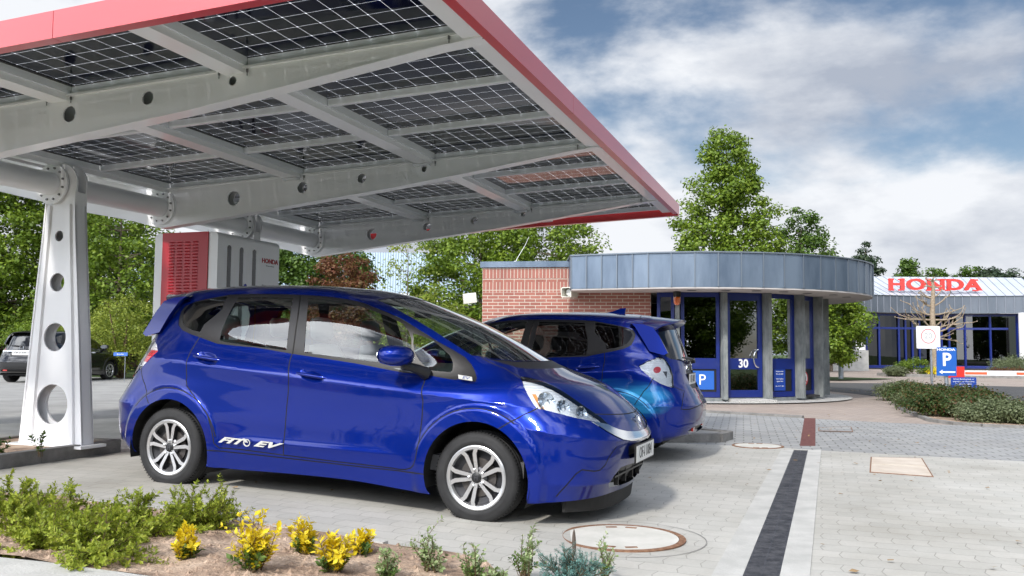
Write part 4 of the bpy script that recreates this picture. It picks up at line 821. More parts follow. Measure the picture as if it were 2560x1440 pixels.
def make_car(nm,label,second=False,third=False):
    global _CT
    if _CT is None: _CT=car_tessellate()
    V,P3,N3,Fa,lab=_CT
    root=empty(nm,label=label,cat='car')
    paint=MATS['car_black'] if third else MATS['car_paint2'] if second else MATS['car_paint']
    gl_s=MATS['glass_dark'] if second or third else MATS['glass_side']
    gl_f=MATS['glass_dark'] if third else MATS['glass_side']
    def sub(labs,name,m,parent,sides=(1,-1),off=0.0,onemesh=False,gap=False):
        sel=np.isin(lab,labs); F0=Fa[sel]; objs=[]
        if len(F0)==0: print('empty',labs); return [root,root]
        us,inv=np.unique(F0,return_inverse=True); inv=inv.reshape(F0.shape)
        if onemesh:
            vv=[];nn=[];ff=[]
            for s in sides:
                k=np.array([1,s,1]); b=len(vv); vv+=list((P3[us]+N3[us]*off)*k); nn+=list(N3[us]*k)
                ff+=[tuple((b+f)[::(1 if s<0 else -1)]) for f in inv]
            o=meshobj(name,vv,ff,m,parent,None,True,nn); return [o,o]
        for s in sides:
            k=np.array([1,s,1])
            o=meshobj(name,(P3[us]+N3[us]*off)*k,[tuple(f[::(1 if s<0 else -1)]) for f in inv],m,parent,None,True,N3[us]*k)
            objs.append(o)
        return objs
    body=sub(['body','gap'],'body',paint,root,onemesh=True)[0]
    # gap faces get a dark slot
    body.data.materials.append(MATS['black_rubber'])
    gl=lab[np.isin(lab,['body','gap'])]=='gap'; idx=np.concatenate([gl,gl]).astype(np.int32)
    body.data.polygons.foreach_set('material_index',idx)
    sub(['hood'],'hood',paint,root,onemesh=True); sub(['nose_panel'],'grille_panel',paint,root,onemesh=True)
    fb=sub(['front_bumper','bumper_line'],'front_bumper',paint,root,onemesh=True)[0]
    fb.data.materials.append(MATS['trim_dark']); _g=lab[np.isin(lab,['front_bumper','bumper_line'])]=='bumper_line'; fb.data.polygons.foreach_set('material_index',np.concatenate([_g,_g]).astype(np.int32))
    rb=sub(['rear_bumper'],'rear_bumper',paint,root,onemesh=True)[0]
    tg=sub(['tailgate'],'tailgate',paint,root,onemesh=True)[0]
    sub(['side_skirt'],'side_skirt',paint,root)
    fd=sub(['front_door'],'front_door',paint,root); rd=sub(['rear_door'],'rear_door',paint,root)
    sub(['frame'],'window_surround',MATS['trim_dark'],root,off=-.002)
    for i in (0,1):
        s=(1,-1)[i]
        sub(['g_front'],'window',gl_f,fd[i] if fd[i] is not root else root,(s,),-.004); sub(['g_rear'],'window',gl_s,rd[i],(s,),-.004)
        sub(['g_quarter'],'quarter_window',gl_s,root,(s,),-.004); sub(['g_tri'],'front_quarter_window',gl_f,root,(s,),-.004)
    sub(['ws'],'windshield',MATS['glass_ws'],root,off=-.003,onemesh=True)
    sub(['cowl'],'cowl',MATS['trim_black'],root,off=-.004,onemesh=True)
    sub(['hatchglass'],'rear_window',gl_s,tg,off=-.003,onemesh=True)
    sub(['platerecess'],'plate_recess',MATS['trim_black'],tg,off=-.015,onemesh=True)
    sub(['chrome'],'chrome_bar',MATS['chrome'],root,off=.006,onemesh=True)
    sub(['intake','upper_open'],'intake_grille',MATS['trim_black'],fb,off=-.045,onemesh=True)
    sub(['rear_low'],'bumper_slot',MATS['trim_black'],rb,off=-.03,onemesh=True)
    hl=sub(['headlamp'],'headlight',MATS['lamp_glass'],root,off=.004)
    sub(['headlamp'],'lamp_bowl',MATS['lamp_chrome'],hl[0],(1,),-.030); sub(['headlamp'],'lamp_bowl',MATS['lamp_chrome'],hl[1],(-1,),-.030)
    tl=sub(['taillamp'],'tail_light',MATS['lamp_glass'],root,off=.006)
    sub(['taillamp'],'lamp_bowl',MATS['tail_bowl' if not second else 'tail_clear'],tl[0],(1,),-.02); sub(['taillamp'],'lamp_bowl',MATS['tail_bowl' if not second else 'tail_clear'],tl[1],(-1,),-.02)
    for i,s in enumerate((1,-1)):
        m=MB()   # projector, park lamp, amber reflector inside the headlight
        for (uu,vv_,rr_) in LAMPS:
            X=carS(uu,vv_); Nn=carN(uu,vv_); c=(X-Nn*.022)*np.array([1,s,1]); ax=(Nn*np.array([1,s,.6])+np.array([.45,0,0]))
            m.lathe([(rr_*.0,-.010),(rr_*.30,-.008),(rr_*.42,.004),(rr_*.44,-.012),(rr_*.80,-.004),(rr_,.012),(rr_*1.05,.013),(rr_*1.08,.002)],c,tuple(ax),28,0)
        m.build('projector',[MATS['lamp_lens']],hl[i],True)
    # ---- underside, arch liners, bumper inserts
    m=MB()
    xs=[-3.1,-2.86,-2.08,-.40,.40,.72]
    m.box((-1.24,0,.235),(1.70,1.56,.06)); m.box((-1.15,0,.235),(3.5,1.10,.06)); m.box((-2.90,0,.33),(.30,1.1,.06)); m.box((.52,0,.235),(.24,1.1,.06))
    for cx in (.01,-2.465):
        for s in (1,-1):
            A=[R_(a) for a in range(-25,206,11)]
            Vv=[(cx+.375*math.cos(a),s*y,.30+.375*math.sin(a)) for y in (.835,.50) for a in A]; n=len(A)
            m.add(Vv,[(i,i+1,n+i+1,n+i) for i in range(n-1)])
            m.add([(cx+.375*math.cos(a),s*.50,.30+.375*math.sin(a)) for a in A],[tuple(range(n))])
    m.build('underbody',[MATS['black_rubber']],root)
    # front lip spoiler
    m=MB(); ys=np.linspace(-.66,.66,25); V0=[]
    def nosex(y,z):
        yy=abs(y); t=min(1,yy/.72); return (.80-.28*t**3.2)
    for y in ys: V0+= [(nosex(y,.2)-.015,y,.215),(nosex(y,.2)-.03,y,.105+.01*abs(y)),(nosex(y,.2)-.045,y,.105+.01*abs(y)),(nosex(y,.2)-.05,y,.215)]
    m.add(V0,[(i*4+k,i*4+(k+1)%4,i*4+4+(k+1)%4,i*4+4+k) for i in range(24) for k in range(4)]+[(0,1,2,3),(96,97,98,99)])
    m.build('front_lip',[MATS['black_rubber']],fb)
    # lower bumper intake vanes
    m=MB()
    for y in (-.3,-.1,.1,.3): m.box((.795,y,.32),(.03,.012,.13))
    m.box((.80,0,.32),(.02,.78,.012)); m.build('intake_vane',[MATS['trim_black']],fb)
    # ---- roof spoiler
    m=MB(); sec=[]
    top=[];bot=[];und=[]
    for y in np.linspace(-.60,.60,25):
        t=abs(y)/.60
        x0=-2.62+.06*t**2; x1=-3.04+.27*t**3; z0=1.533-.105*t**2.2; z1=1.490-.095*t**2.4
        if t>.9: z1-=.02
        top.append((x0,y,z0));bot.append((x1,y,z1));und.append((x1+.01,y,z1-.022)); sec.append((x0,y,z0-.03))
    n=25; Vv=top+bot+und+sec
    m.add(Vv,[(i,i+1,n+i+1,n+i) for i in range(n-1)]+[(n+i,n+i+1,2*n+i+1,2*n+i) for i in range(n-1)]+[(2*n+i,2*n+i+1,3*n+i+1,3*n+i) for i in range(n-1)])
    for s in (1,-1):   # side fins running down along the glass
        q=[(-2.58,.60,1.435),(-2.70,.60,1.425),(-2.80,.60,1.395),(-2.865,.61,1.31),(-2.915,.625,1.22),(-2.96,.635,1.135),(-2.92,.645,1.115),(-2.78,.655,1.15),(-2.70,.65,1.28),(-2.62,.63,1.40)]
        V1=[(a,s*(b+.012),c) for a,b,c in q]+[(a,s*(b-.035),c) for a,b,c in q]; k=len(q)
        m.add(V1,[tuple(range(k)),tuple(range(2*k-1,k-1,-1))]+[(i,(i+1)%k,k+(i+1)%k,k+i) for i in range(k)])
    m.build('roof_spoiler',[paint],root,True,50)
    # ---- antenna fin
    m=MB(); q=[(-2.16,1.556),(-2.25,1.578),(-2.34,1.613),(-2.40,1.618),(-2.39,1.548)]
    if second: m.prism([(a,b) for a,b in q],(0,.012,0),(1,0,0),(0,0,1),(0,-1,0),.024); m.build('antenna_fin',[paint],root)
    else: m.tube([(-2.50,0,1.54),(-2.52,0,1.57)],.012,6); m.build('antenna_base',[paint],root)
    # ---- door handles (recess bowl + grab bar)
    for key,doors,dz in (('handle_r',rd,0),('handle_f',fd,0)):
        P=np.array(FP[key]); c=P.mean(0)
        for i,s in enumerate((1,-1)):
            k=np.array([1,s,1]); m=MB(); rings=[]
            for f,o in ((1,.001),(.9,-.003),(.72,-.016),(.4,-.022)):
                q=c+(P-c)*f; X=carS(q[:,0],q[:,1])+carN(q[:,0],q[:,1])*o; rings.append(X*k)
            n=len(P); Vv=[tuple(x) for r in rings for x in r]; fc=[]
            for a in range(3):
                for b in range(n): fc.append((a*n+b,a*n+(b+1)%n,(a+1)*n+(b+1)%n,(a+1)*n+b))
            fc.append(tuple(3*n+b for b in range(n)))
            # small surround of bowl is clipped into the door skin: raise it 1 mm
            X=carS(c[0],c[1]); w=.13
            m.add(Vv,fc)
            xs=[X+np.array([t*w,0,-t*.012]) for t in np.linspace(-1,1,9)]
            pts=[];rr=[]
            for t,xx in zip(np.linspace(-1,1,9),xs):
                y=X[1]+.016*(1-abs(t)**4)-.012; pts.append((xx[0],s*y,xx[2]+.004)); rr.append(.013*(1-.35*abs(t)**3))
            m.tube(pts,rr,10); m.build('handle',[paint],doors[i],True,50)
    # ---- mirrors
    for i,s in enumerate((1,-1)):
        m=MB(); cx,cy,cz=-.535,.955,1.06; Vv=[];fc=[];nr=9;ns=20
        prof=[(-.075,.02),(-.070,.75),(-.045,.93),(-.01,1.0),(.03,.98),(.06,.88),(.085,.65),(.10,.35),(.105,.02)]
        for x,f in prof:
            for kk in range(ns):
                a=2*math.pi*kk/ns; ca,sa=math.cos(a),math.sin(a)
                ex=2.8; r=1/((abs(ca)**ex+abs(sa)**ex)**(1/ex))
                Vv.append((cx+x-.02*ca*f,s*(cy+.118*f*r*ca),cz+.068*f*r*sa-.1*x*.3))
        for a in range(nr-1):
            for kk in range(ns): fc.append((a*ns+kk,a*ns+(kk+1)%ns,(a+1)*ns+(kk+1)%ns,(a+1)*ns+kk))
        fc.append(tuple(range(ns))); fc.append(tuple((nr-1)*ns+kk for kk in range(ns)))
        m.add(Vv,fc); mo=m.build('mirror',[paint],root,True,60)
        m=MB(); m.prism([(.11*math.cos(t)*1.0,.058*math.sin(t)) for t in np.linspace(0,2*math.pi,20,endpoint=False)],(cx-.078,s*cy,cz),(0,1,0),(0,0,1),(-1,0,0),.004)
        m.build('mirror_glass',[MATS['chrome']],mo)
        m=MB(); m.tube([(-.40,s*.775,.945),(-.42,s*.82,.965),(-.46,s*.87,.985),(-.50,s*.92,.995)],[.045,.035,.03,.03],10); m.build('mirror_arm',[MATS['trim_black']],mo,True)
    # ---- wipers
    m=MB()
    for pl in ([(.20,.35),(.10,.05),(.02,-.32)],[(.19,-.10),(.05,-.35),(-.06,-.56)]):
        pp=[]
        for (x,y) in pl:
            # sit on the glass
            j=np.argmin(np.abs(P3[:,0]-x)+np.abs(P3[:,1]-abs(y))+ (V[:,1]<5.7)*9); pp.append((x,y,P3[j,2]+.02))
        m.tube(pp,.009,6); m.tube([(a-.015,b,c-.008) for a,b,c in pp],.006,6)
    m.build('wiper',[MATS['trim_black']],root)
    m=MB(); m.tube([(-3.12,-.02,1.06),(-3.12,.02,1.07),(-3.10,.20,1.085),(-3.07,.36,1.09)],[.022,.018,.012,.008],8); m.tube([(-3.08,-.02,1.05),(-3.15,-.02,1.06)],.03,10); m.build('rear_wiper',[MATS['trim_black']],tg,True)
    # ---- badges and plates
    def emblem(o,ex,ey,parent,sc=1.0,nm='emblem'):
        ex=Vector(ex).normalized();ey=Vector(ey).normalized();ez=ex.cross(ey); m=MB()
        out=[(.045*x*sc,.045*y*sc) for x,y in ((-1,.85),(-.8,1),(.8,1),(1,.85),(.72,-.75),(.55,-.9),(-.55,-.9),(-.72,-.75))]
        inn=[(a*.86,b*.86) for a,b in out]
        m.plate(out,[inn],o,ex,ey,ez,.008*sc)
        for sg in (1,-1):
            m.prism([(sg*a*sc,b*sc) for a,b in ((.026,.036),(.036,.036),(.026,-.034),(.016,-.034),(.019,-.006),(.0,-.006),(.0,.004),(.022,.004))],o,ex,ey,ez,.009*sc)
        return m.build(nm,[MATS['chrome']],parent)
    if not third: emblem((.862,0,.645),(0,1,0),(-.25,0,1),root,1.25)
    if not third: emblem((-3.108,0,1.0),(0,-1,0),(.1,0,1),tg,1.2)
    else:
        m=MB(); m.lathe([(.05,0),(.062,.012),(.074,0)],(-3.085,0,1.0),(-1,0,0),24); m.build('emblem_ring',[MATS['chrome']],tg,True); m=MB(); m.box((-3.16,0,.93),(.02,1.0,.03)); m.build('chrome_strip',[MATS['chrome']],tg)
    def plate(o,ex,ey,txt,parent):
        ex=Vector(ex);ey=Vector(ey);ez=ex.cross(ey); m=MB(); o=Vector(o)
        m.prism([(-.265,-.062),(.265,-.062),(.265,.062),(-.265,.062)],o,ex,ey,ez,.012,0)
        po=m.build('number_plate',[MATS['trim_black']],parent)
        m=MB(); m.prism([(-.257,-.054),(.257,-.054),(.257,.054),(-.257,.054)],o+ez*.012,ex,ey,ez,.003); m.build('plate_face',[MATS['plate_white']],po)
        text('plate_text',txt,.105,o+ez*.0155,ex,ey,MATS['trim_black'],po,.001,sx=.85)
        return po
    plate((.905,0,.46),(0,1,0),(0,0,1),'OF-Z 320' if third else 'OF-I 1084' if not second else 'OF-I 1001',root)
    plate((-3.115,0,.865),(0,-1,0),(0,0,1),'OF-I 1001' if second else 'OF-Z 320' if third else 'OF-I 1084',tg)
    for i,s in enumerate(() if third else (1,-1)):
        # EV badge on the front quarter triangle + script on the rear door
        X=carS(9.85,5.75); 
        if s<0: o=(-.105,-.787,.932); exx=(1,0,-.10); 
        else: o=(-.105,.787,.932); exx=(-1,0,.10)
        mm=MB(); mm.prism([(-.05,-.013),(.05,-.013),(.045,.013),(-.055,.013)],o,Vector(exx).normalized(),(0,0,1),Vector(exx).normalized().cross(Vector((0,0,1))),.004); bo=mm.build('badge',[MATS['silver']],root)
        text('badge_text','EV',.026,Vector(o)+Vector((0,s*.005,0)),exx,(0,0,1),MATS['badge_blue'],bo,.0008,shear=.3,sx=1.7)
        # script
        y=s*.873
        ex2=Vector((1,0,-.02)) if s<0 else Vector((-1,0,.02))
        par=rd[i]; yy=carS(6.1,1.55)[1]
        def q(x,z): return (x,s*(.8665),z)
        ls=[text('lettering','FIT',.056,q(-1.898 if s<0 else -1.60,.397),ex2,(0,0,1),MATS['silver'],par,.0015,shear=.5,sx=2.7,offset=.0022),
            text('lettering','EV',.056,q(-1.598 if s<0 else -1.895,.393),ex2,(0,0,1),MATS['silver'],par,.0015,shear=.5,sx=3.0,offset=.0022)]
        mm=MB(); c0=Vector(q(-1.748,.395)); e1=ex2.normalized(); e2=Vector((0,0,1)); e3=e1.cross(e2)
        mm.plate(circ(0,0,.030,24,.027),[circ(.002,0,.021,24,.019)],c0,e1,e2,e3,.0015)
        for t in (-.008,.004): mm.prism([(t-.028,.026),(t-.022,.029),(t+.008,.003),(t+.002,0)],c0,e1,e2,e3,.003)
        mm.build('plug_symbol',[MATS['silver']],par)
    if second: text('lettering','FIT',.06,(-3.128,.44,.985),(0,-1,0),(.05,0,1),MATS['chrome'],tg,.003,shear=.3,sx=1.5)
    # rear reflectors in the bumper
    for s in (1,-1):
        m=MB(); m.box((-3.185,s*.40,.365),(.02,.13,.035)); m.build('reflector',[MATS['reflector_red']],rb)
    # ---- wheels
    for cx,a0 in ((0.0,180),(-2.5,90)):
        for s in (1,-1):
            m=MB(); o=(cx,s*.80,.297); ax=(0,s,0)
            m.lathe([(.15,-.17),(.195,-.17),(.185,-.10),(.18,-.03),(.155,-.05),(.0,-.05)],o,ax,40,0)   # barrel
            m.lathe([(.125,-.062),(.125,-.04),(.0,-.04)],o,ax,32,1)
            wh=m.build('wheel',[MATS['barrel'],MATS['brake']],root,True)
            m=MB()
            pr=[(.203,-.175),(.215,-.188),(.255,-.192),(.280,-.182),(.2935,-.16),(.2965,-.13),(.297,-.12),(.2915,-.118),(.2915,-.112),(.297,-.11),(.297,-.098),(.297,-.080),(.2915,-.078),(.2915,-.072),(.297,-.070),(.2965,-.040),(.2915,-.038),(.2915,-.033),(.2955,-.031),(.290,-.012),(.276,.004),(.258,.010),(.240,.011),(.236,.0125),(.222,.010),(.210,.002),(.204,-.006)]
            m.lathe(pr,o,ax,96,0)
            for k in range(80):   # tread sipes on both shoulders
                a=2*math.pi*k/80
                for h0,h1 in ((-.033,-.006),(-.186,-.14)):
                    c=Vector((cx+math.cos(a)*.2925,o[1]+s*(h0+h1)/2,.297+math.sin(a)*.2925))
                    m.box(c,(.003,abs(h1-h0),.0085),1,ax=((-math.sin(a),0,math.cos(a)),(0,1,0),(math.cos(a),0,math.sin(a))))
            m.build('tyre',[MATS['tyre'],MATS['black_rubber']],wh,True,35)
            # rim: ring plus ten spokes in five pairs
            m=MB(); ez=Vector((0,s,0)); exr=Vector((1,0,0)) ; ey=Vector((0,0,1)); oo=Vector(o)+ez*(-.012)
            m.lathe([(.176,-.012),(.183,.006),(.200,.012),(.2075,.008),(.209,-.002),(.207,-.02)],Vector(o)+ez*(-.004),ax,64,0)
            for k in range(5):
                A=R_(a0+72*k); 
                for sg in (1,-1):
                    # rounded Y arm from hub to rim
                    q=[(.030,.006),(.060,.012),(.120,.021),(.150,.026),(.172,.040),(.186,.055)]
                    wd=[.015,.015,.017,.018,.022,.027]; lft=[];rgt=[]
                    for (r,d),w_ in zip(q,wd): lft.append((r,sg*(d+w_/1))); rgt.append((r,sg*max(.0015,d-w_*.55)))
                    poly=lft+rgt[::-1]; 
                    pts=[(x*math.cos(A)-y*math.sin(A),x*math.sin(A)+y*math.cos(A)) for x,y in poly]
                    V1=[];nn=len(pts)
                    for j,(x,z) in enumerate(pts):
                        r=math.hypot(x,z); dep=-.010+.010*min(1,r/.18)
                        V1.append(oo+exr*x+ey*z+ez*(dep+.012))
                    V2=[v-ez*.028 for v in V1]
                    m.add(V1+V2,[tuple(range(nn)),tuple(range(2*nn-1,nn-1,-1))][:1],0)
                    m.add(V1+V2,[(j,(j+1)%nn,nn+(j+1)%nn,nn+j) for j in range(nn)],1)
                # lug nut
                c=oo+(exr*math.cos(A)+ey*math.sin(A))*.052+ez*.0
                m.lathe([(.0,.016),(.008,.014),(.010,.0),(.010,-.02)],c,ax,10,2)
            m.lathe([(.0,.0),(.055,-.001),(.068,-.01),(.07,-.03)],oo+ez*.0,ax,30,1)
            ri=m.build('rim',[MATS['alloy'],MATS['alloy_dark'],MATS['chrome']],wh,False)
            m=MB(); m.lathe([(.0,.014),(.028,.013),(.034,.008),(.035,-.01)],oo,ax,30,0)
            hc=m.build('hub_cap',[MATS['trim_black']],ri.parent,True)
            e1=Vector((-1,0,0))*s; m=MB()
            for sg in (1,-1): m.prism([(sg*a,b) for a,b in ((.009,.018),(.016,.018),(.012,-.018),(.006,-.018),(.007,-.003),(.0,-.003),(.0,.003),(.008,.003))],oo+ez*.013,e1,ey,ez,.002)
            m.build('hub_emblem',[MATS['alloy_dark']],hc.parent)
    # ---- cabin
    m=MB(); m.box((-1.2,0,.36),(3.0,1.46,.10)); m.box((-.30,0,.80),(.36,1.40,.24)); m.box((-.12,0,.90),(.40,1.30,.10)); m.box((-2.75,0,.70),(.40,1.3,.5)); m.build('cabin_floor',[MATS['cabin_grey']],root)
    m=MB()
    for s in (1,-1): m.box((-1.25,s*.775,.74),(1.50,.03,.46),ax=((1,0,0),(0,1,0),(0,-s*.12,1)))
    m.build('door_trim',[MATS['cabin_light']],root)
    for (x,y,wd) in ((-1.12,.36,.50),(-1.12,-.36,.50),(-2.0,.34,.62),(-2.0,-.34,.62)):
        m=MB()
        Vv=[];ns=10
        def slab(p0,p1,w,t,taper=1.0):
            p0=Vector(p0);p1=Vector(p1);d=(p1-p0);n=Vector((-d.z,0,d.x)).normalized()
            for k in range(7):
                f=k/6; c=p0.lerp(p1,f); ww=w*(1-(1-taper)*f)*(1 if 0<k<6 else .82); tt=t*(1 if 0<k<6 else .55)
                for j in range(12):
                    a=2*math.pi*j/12; ca,sa=math.cos(a),math.sin(a); r=1/((abs(ca)**3.2+abs(sa)**3.2)**(1/3.2))
                    Vv.append(c+Vector((0,1,0))*ww/2*r*ca+n*tt/2*r*sa)
            b=len(Vv)-84
            return [(b+k*12+j,b+k*12+(j+1)%12,b+k*12+12+(j+1)%12,b+k*12+12+j) for k in range(6) for j in range(12)]+[tuple(b+j for j in range(12)),tuple(b+72+j for j in range(12))]
        fc=slab((x+.22,y,.56),(x-.20,y,.50),wd,.16)+slab((x-.18,y,.50),(x-.36,y,1.10),wd*.96,.13,.86)+slab((x-.37,y,1.14),(x-.40,y,1.30),.26,.09,.9)
        m.add(Vv,fc)
        m.build('seat',[MATS['cabin_light']],root,True,60)
    m=MB(); pts=[]
    sy=.36
    for k in range(25):
        a=2*math.pi*k/24; pts.append((-.58+.10*math.sin(a)*.5,sy+.18*math.cos(a),.90+.17*math.sin(a)))
    m.tube(pts,.013,6); m.tube([(-.40,sy,.84),(-.58,sy,.90)],.03,8); m.build('steering_wheel',[MATS['trim_black']],root,True)
    m=MB(); m.box((-.84,0,1.36),(.03,.22,.06)); m.build('inner_mirror',[MATS['trim_black']],root)
    # roof lining
    us=np.linspace(0,15,31); vsn=np.linspace(8.2,10,8); Vv=[];fc=[]
    for s in (1,-1):
        b=len(Vv)
        for v in vsn:
            X=carS(us,np.full(31,v)); Nn=carN(us,np.full(31,v))
            Vv+= [tuple((x-np.array([0,0,.03]))*np.array([1,s,1])) for x in X]
        fc+=[(b+i*31+j,b+i*31+j+1,b+(i+1)*31+j+1,b+(i+1)*31+j) for i in range(7) for j in range(30)]
    meshobj('headliner',Vv,fc,MATS['cabin_light'],root,None,True)
    return root
# ================================================ gatehouse
def brickmat(name,c1,c2,mort,bw=.25,bh=.0765,off=.5,rot=False):
    m=mat(name,c1,.85); t=m.node_tree;b=t.nodes['Principled BSDF']; tc=N(t,'ShaderNodeTexCoord'); sp=N(t,'ShaderNodeSeparateXYZ'); L(t,tc.outputs['Object'],sp.inputs[0])
    cx=N(t,'ShaderNodeCombineXYZ'); s=M(t,'ADD',sp.outputs[0],M(t,'MULTIPLY',sp.outputs[1],-.0))
    if rot: L(t,sp.outputs[2],cx.inputs[0]);L(t,s,cx.inputs[1])
    else: L(t,s,cx.inputs[0]);L(t,sp.outputs[2],cx.inputs[1])
    br=N(t,'ShaderNodeTexBrick',offset=off); L(t,cx.outputs[0],br.inputs['Vector']); br.inputs['Scale'].default_value=1; br.inputs['Brick Width'].default_value=bw; br.inputs['Row Height'].default_value=bh; br.inputs['Mortar Size'].default_value=.009; br.inputs['Mortar Smooth'].default_value=.25
    br.inputs['Color1'].default_value=(*c1,1);br.inputs['Color2'].default_value=(*c2,1);br.inputs['Mortar'].default_value=(*mort,1)
    n=N(t,'ShaderNodeTexNoise'); n.inputs['Scale'].default_value=1.6; n.inputs['Detail'].default_value=8; L(t,tc.outputs['Object'],n.inputs['Vector']); mr=N(t,'ShaderNodeMapRange'); mr.inputs['To Min'].default_value=.7; mr.inputs['To Max'].default_value=1.2; L(t,n.outputs[0],mr.inputs[0])
    mm=N(t,'ShaderNodeMix',data_type='RGBA',blend_type='MULTIPLY'); mm.inputs[0].default_value=1; L(t,br.outputs[0],mm.inputs[6]); L(t,mr.outputs[0],mm.inputs[7]); L(t,mm.outputs[2],b.inputs['Base Color'])
    bp=N(t,'ShaderNodeBump',invert=True); bp.inputs['Strength'].default_value=.6; bp.inputs['Distance'].default_value=.008; L(t,br.outputs[1],bp.inputs['Height']); L(t,bp.outputs[0],b.inputs['Normal']); return m
brickmat('brick',(.36,.14,.105),(.29,.105,.08),(.52,.45,.37)); brickmat('brick_soldier',(.37,.145,.11),(.31,.115,.09),(.52,.45,.37),.25,.083,0,True)
brickmat('brick_far',(.24,.10,.075),(.19,.085,.065),(.26,.22,.19))
noisy('zinc',(.095,.13,.18),(.19,.24,.305),1.6,.42,.2,9,10,metal=.55,stretch=(1,1,.25)); noisy('zinc_dark',(.095,.115,.14),(.15,.17,.20),1.0,.5,.1,12,8,metal=.4,stretch=(1,1,.3))
mat('zinc_seam',(.17,.20,.235),.4,.5); noisy('soffit',(.46,.43,.41),(.54,.51,.49),2,.8); mat('frame_blue',(.003,.016,.15),.35,coat=.2); noisy('pillar_conc',(.13,.145,.145),(.24,.255,.25),7,.85,.4,50,stretch=(1,1,.4))
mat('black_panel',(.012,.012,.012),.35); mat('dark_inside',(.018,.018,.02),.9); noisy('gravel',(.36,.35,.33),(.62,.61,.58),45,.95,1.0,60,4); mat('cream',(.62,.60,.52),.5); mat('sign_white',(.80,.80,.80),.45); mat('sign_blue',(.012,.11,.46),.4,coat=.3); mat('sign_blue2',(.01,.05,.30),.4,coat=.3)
mat('amber_lamp',(.75,.14,.01),.15,coat=1.0,trans=.3); mat('desk_teal',(.06,.16,.17),.7)
mb_glass=glassmat('window_glass',(.25,.28,.27),ior=1.5,gain=2.2,base=.10)
KC=Vector((4.42,23.0,0)); KR=4.6; KI=3.35; KB=.10
def kp(ang,r,z): a=R_(ang); return Vector((KC.x+r*math.sin(a),KC.y-r*math.cos(a),z))
gh=empty('gatehouse',tuple(KC),label='round brick gatehouse with overhanging grey zinc roof band and blue door 30',cat='gatehouse')
bpy.context.view_layer.update(); _gi=gh.matrix_world.inverted()
def ghp(o,par=None): 
    o.parent=par or gh; o.matrix_parent_inverse=_gi if par is None else Matrix(); 
    return o
ZS=1.31+CAMH; ZT2=2.03+CAMH
# zinc band: straight stretch on the left, then the arc in 6 degree trays
arc=[-19.6+0*i for i in range(1)]; angs=[-19.6,-13.6]+[-7.6+6*i for i in range(30)]
segs=[(kp(a,KR,0),kp(b,KR,0)) for a,b in zip(angs[:-1],angs[1:])]
P0=kp(-19.6,KR,0); PL=Vector((1.30,19.35,0)); nL=5
for i in range(nL): segs.append((PL.lerp(P0,i/nL),PL.lerp(P0,(i+1)/nL)))
PL2=Vector((1.30,20.9,0)); segs.append((PL2,PL))
mb=MB()
for a,b in segs:
    mb.add([(a.x,a.y,ZS),(b.x,b.y,ZS),(b.x,b.y,ZT2),(a.x,a.y,ZT2)],[(0,1,2,3)],0)
    d=(b-a).normalized(); n=Vector((d.y,-d.x,0))
    c=b+n*.008; mb.box((c.x,c.y,(ZS+ZT2)/2+.01),(.022,.035,ZT2-ZS-.01),1,ax=((d.x,d.y,0),(n.x,n.y,0),(0,0,1)))
    # top lip
    m_=(a+b)/2; mb.box((m_.x,m_.y,ZT2+.012),((b-a).length*1.02,.07,.028),1,ax=((d.x,d.y,0),(n.x,n.y,0),(0,0,1)))
band=ghp(mb.build('roof_band',[MATS['zinc'],MATS['zinc_seam']]))
ring=[kp(a,KR-.01,0) for a in range(-19,165,3)]; 
poly=[(PL.x+.01,PL.y+.01),(P0.x,P0.y+.01)]+[(p.x,p.y) for p in ring]+[(1.31,27.0)]
mb=MB(); mb.prism(poly,(0,0,ZS-.03),(1,0,0),(0,1,0),(0,0,1),.035); ghp(mb.build('soffit',[MATS['soffit']]))
mb=MB(); mb.prism(poly,(0,0,ZT2-.08),(1,0,0),(0,1,0),(0,0,1),.04); ghp(mb.build('roof',[MATS['zinc_dark']]))
for a,r in ((-8,4.0),(2.5,4.0),(12,4.05),(22,4.0),(33,3.95),(46,4.05),(60,4.05)):
    p=kp(a,r,ZS-.034); mb=MB(); mb.lathe([(.10,0),(.10,.004),(.065,.002),(0,.003)],p,(0,0,-1),20); ghp(mb.build('downlight',[MATS['black_panel']]))
# brick part: wall runs left from the first window
W0=Vector((-.69,20.65,0)); W1=Vector((3.14,20.02,0)); wd=(W1-W0).normalized(); wn=Vector((wd.y,-wd.x,0)); wl=(W1-W0).length
def wallbox(name,x0,x1,y0,y1,z0,z1,m_):
    mb=MB(); mb.box(((x0+x1)/2,(y0+y1)/2,(z0+z1)/2),(x1-x0,y1-y0,z1-z0)); o=mb.build(name,[MATS[m_]])
    o.parent=gh; o.matrix_world=Matrix(((wd.x,-wn.x,0,W0.x),(wd.y,-wn.y,0,W0.y),(0,0,1,0),(0,0,0,1))); return o
WT=1.94+CAMH
wallbox('brick_wall',0,wl,0,5.5,0,WT-.645,'brick')
wallbox('brick_wall',.0,2.1,.0,5.5,WT-.643,WT-.4,'brick_soldier'); wallbox('brick_wall',.0,2.1,.0,5.5,WT-.398,WT-.32,'brick'); wallbox('brick_wall',.0,2.1,.0,5.5,WT-.318,WT-.065,'brick_soldier')
wallbox('brick_wall',2.1,wl,.0,5.5,WT-.643,ZS-.03,'brick')
wallbox('coping',-.05,2.12,-.05,5.55,WT-.062,WT+.075,'zinc')
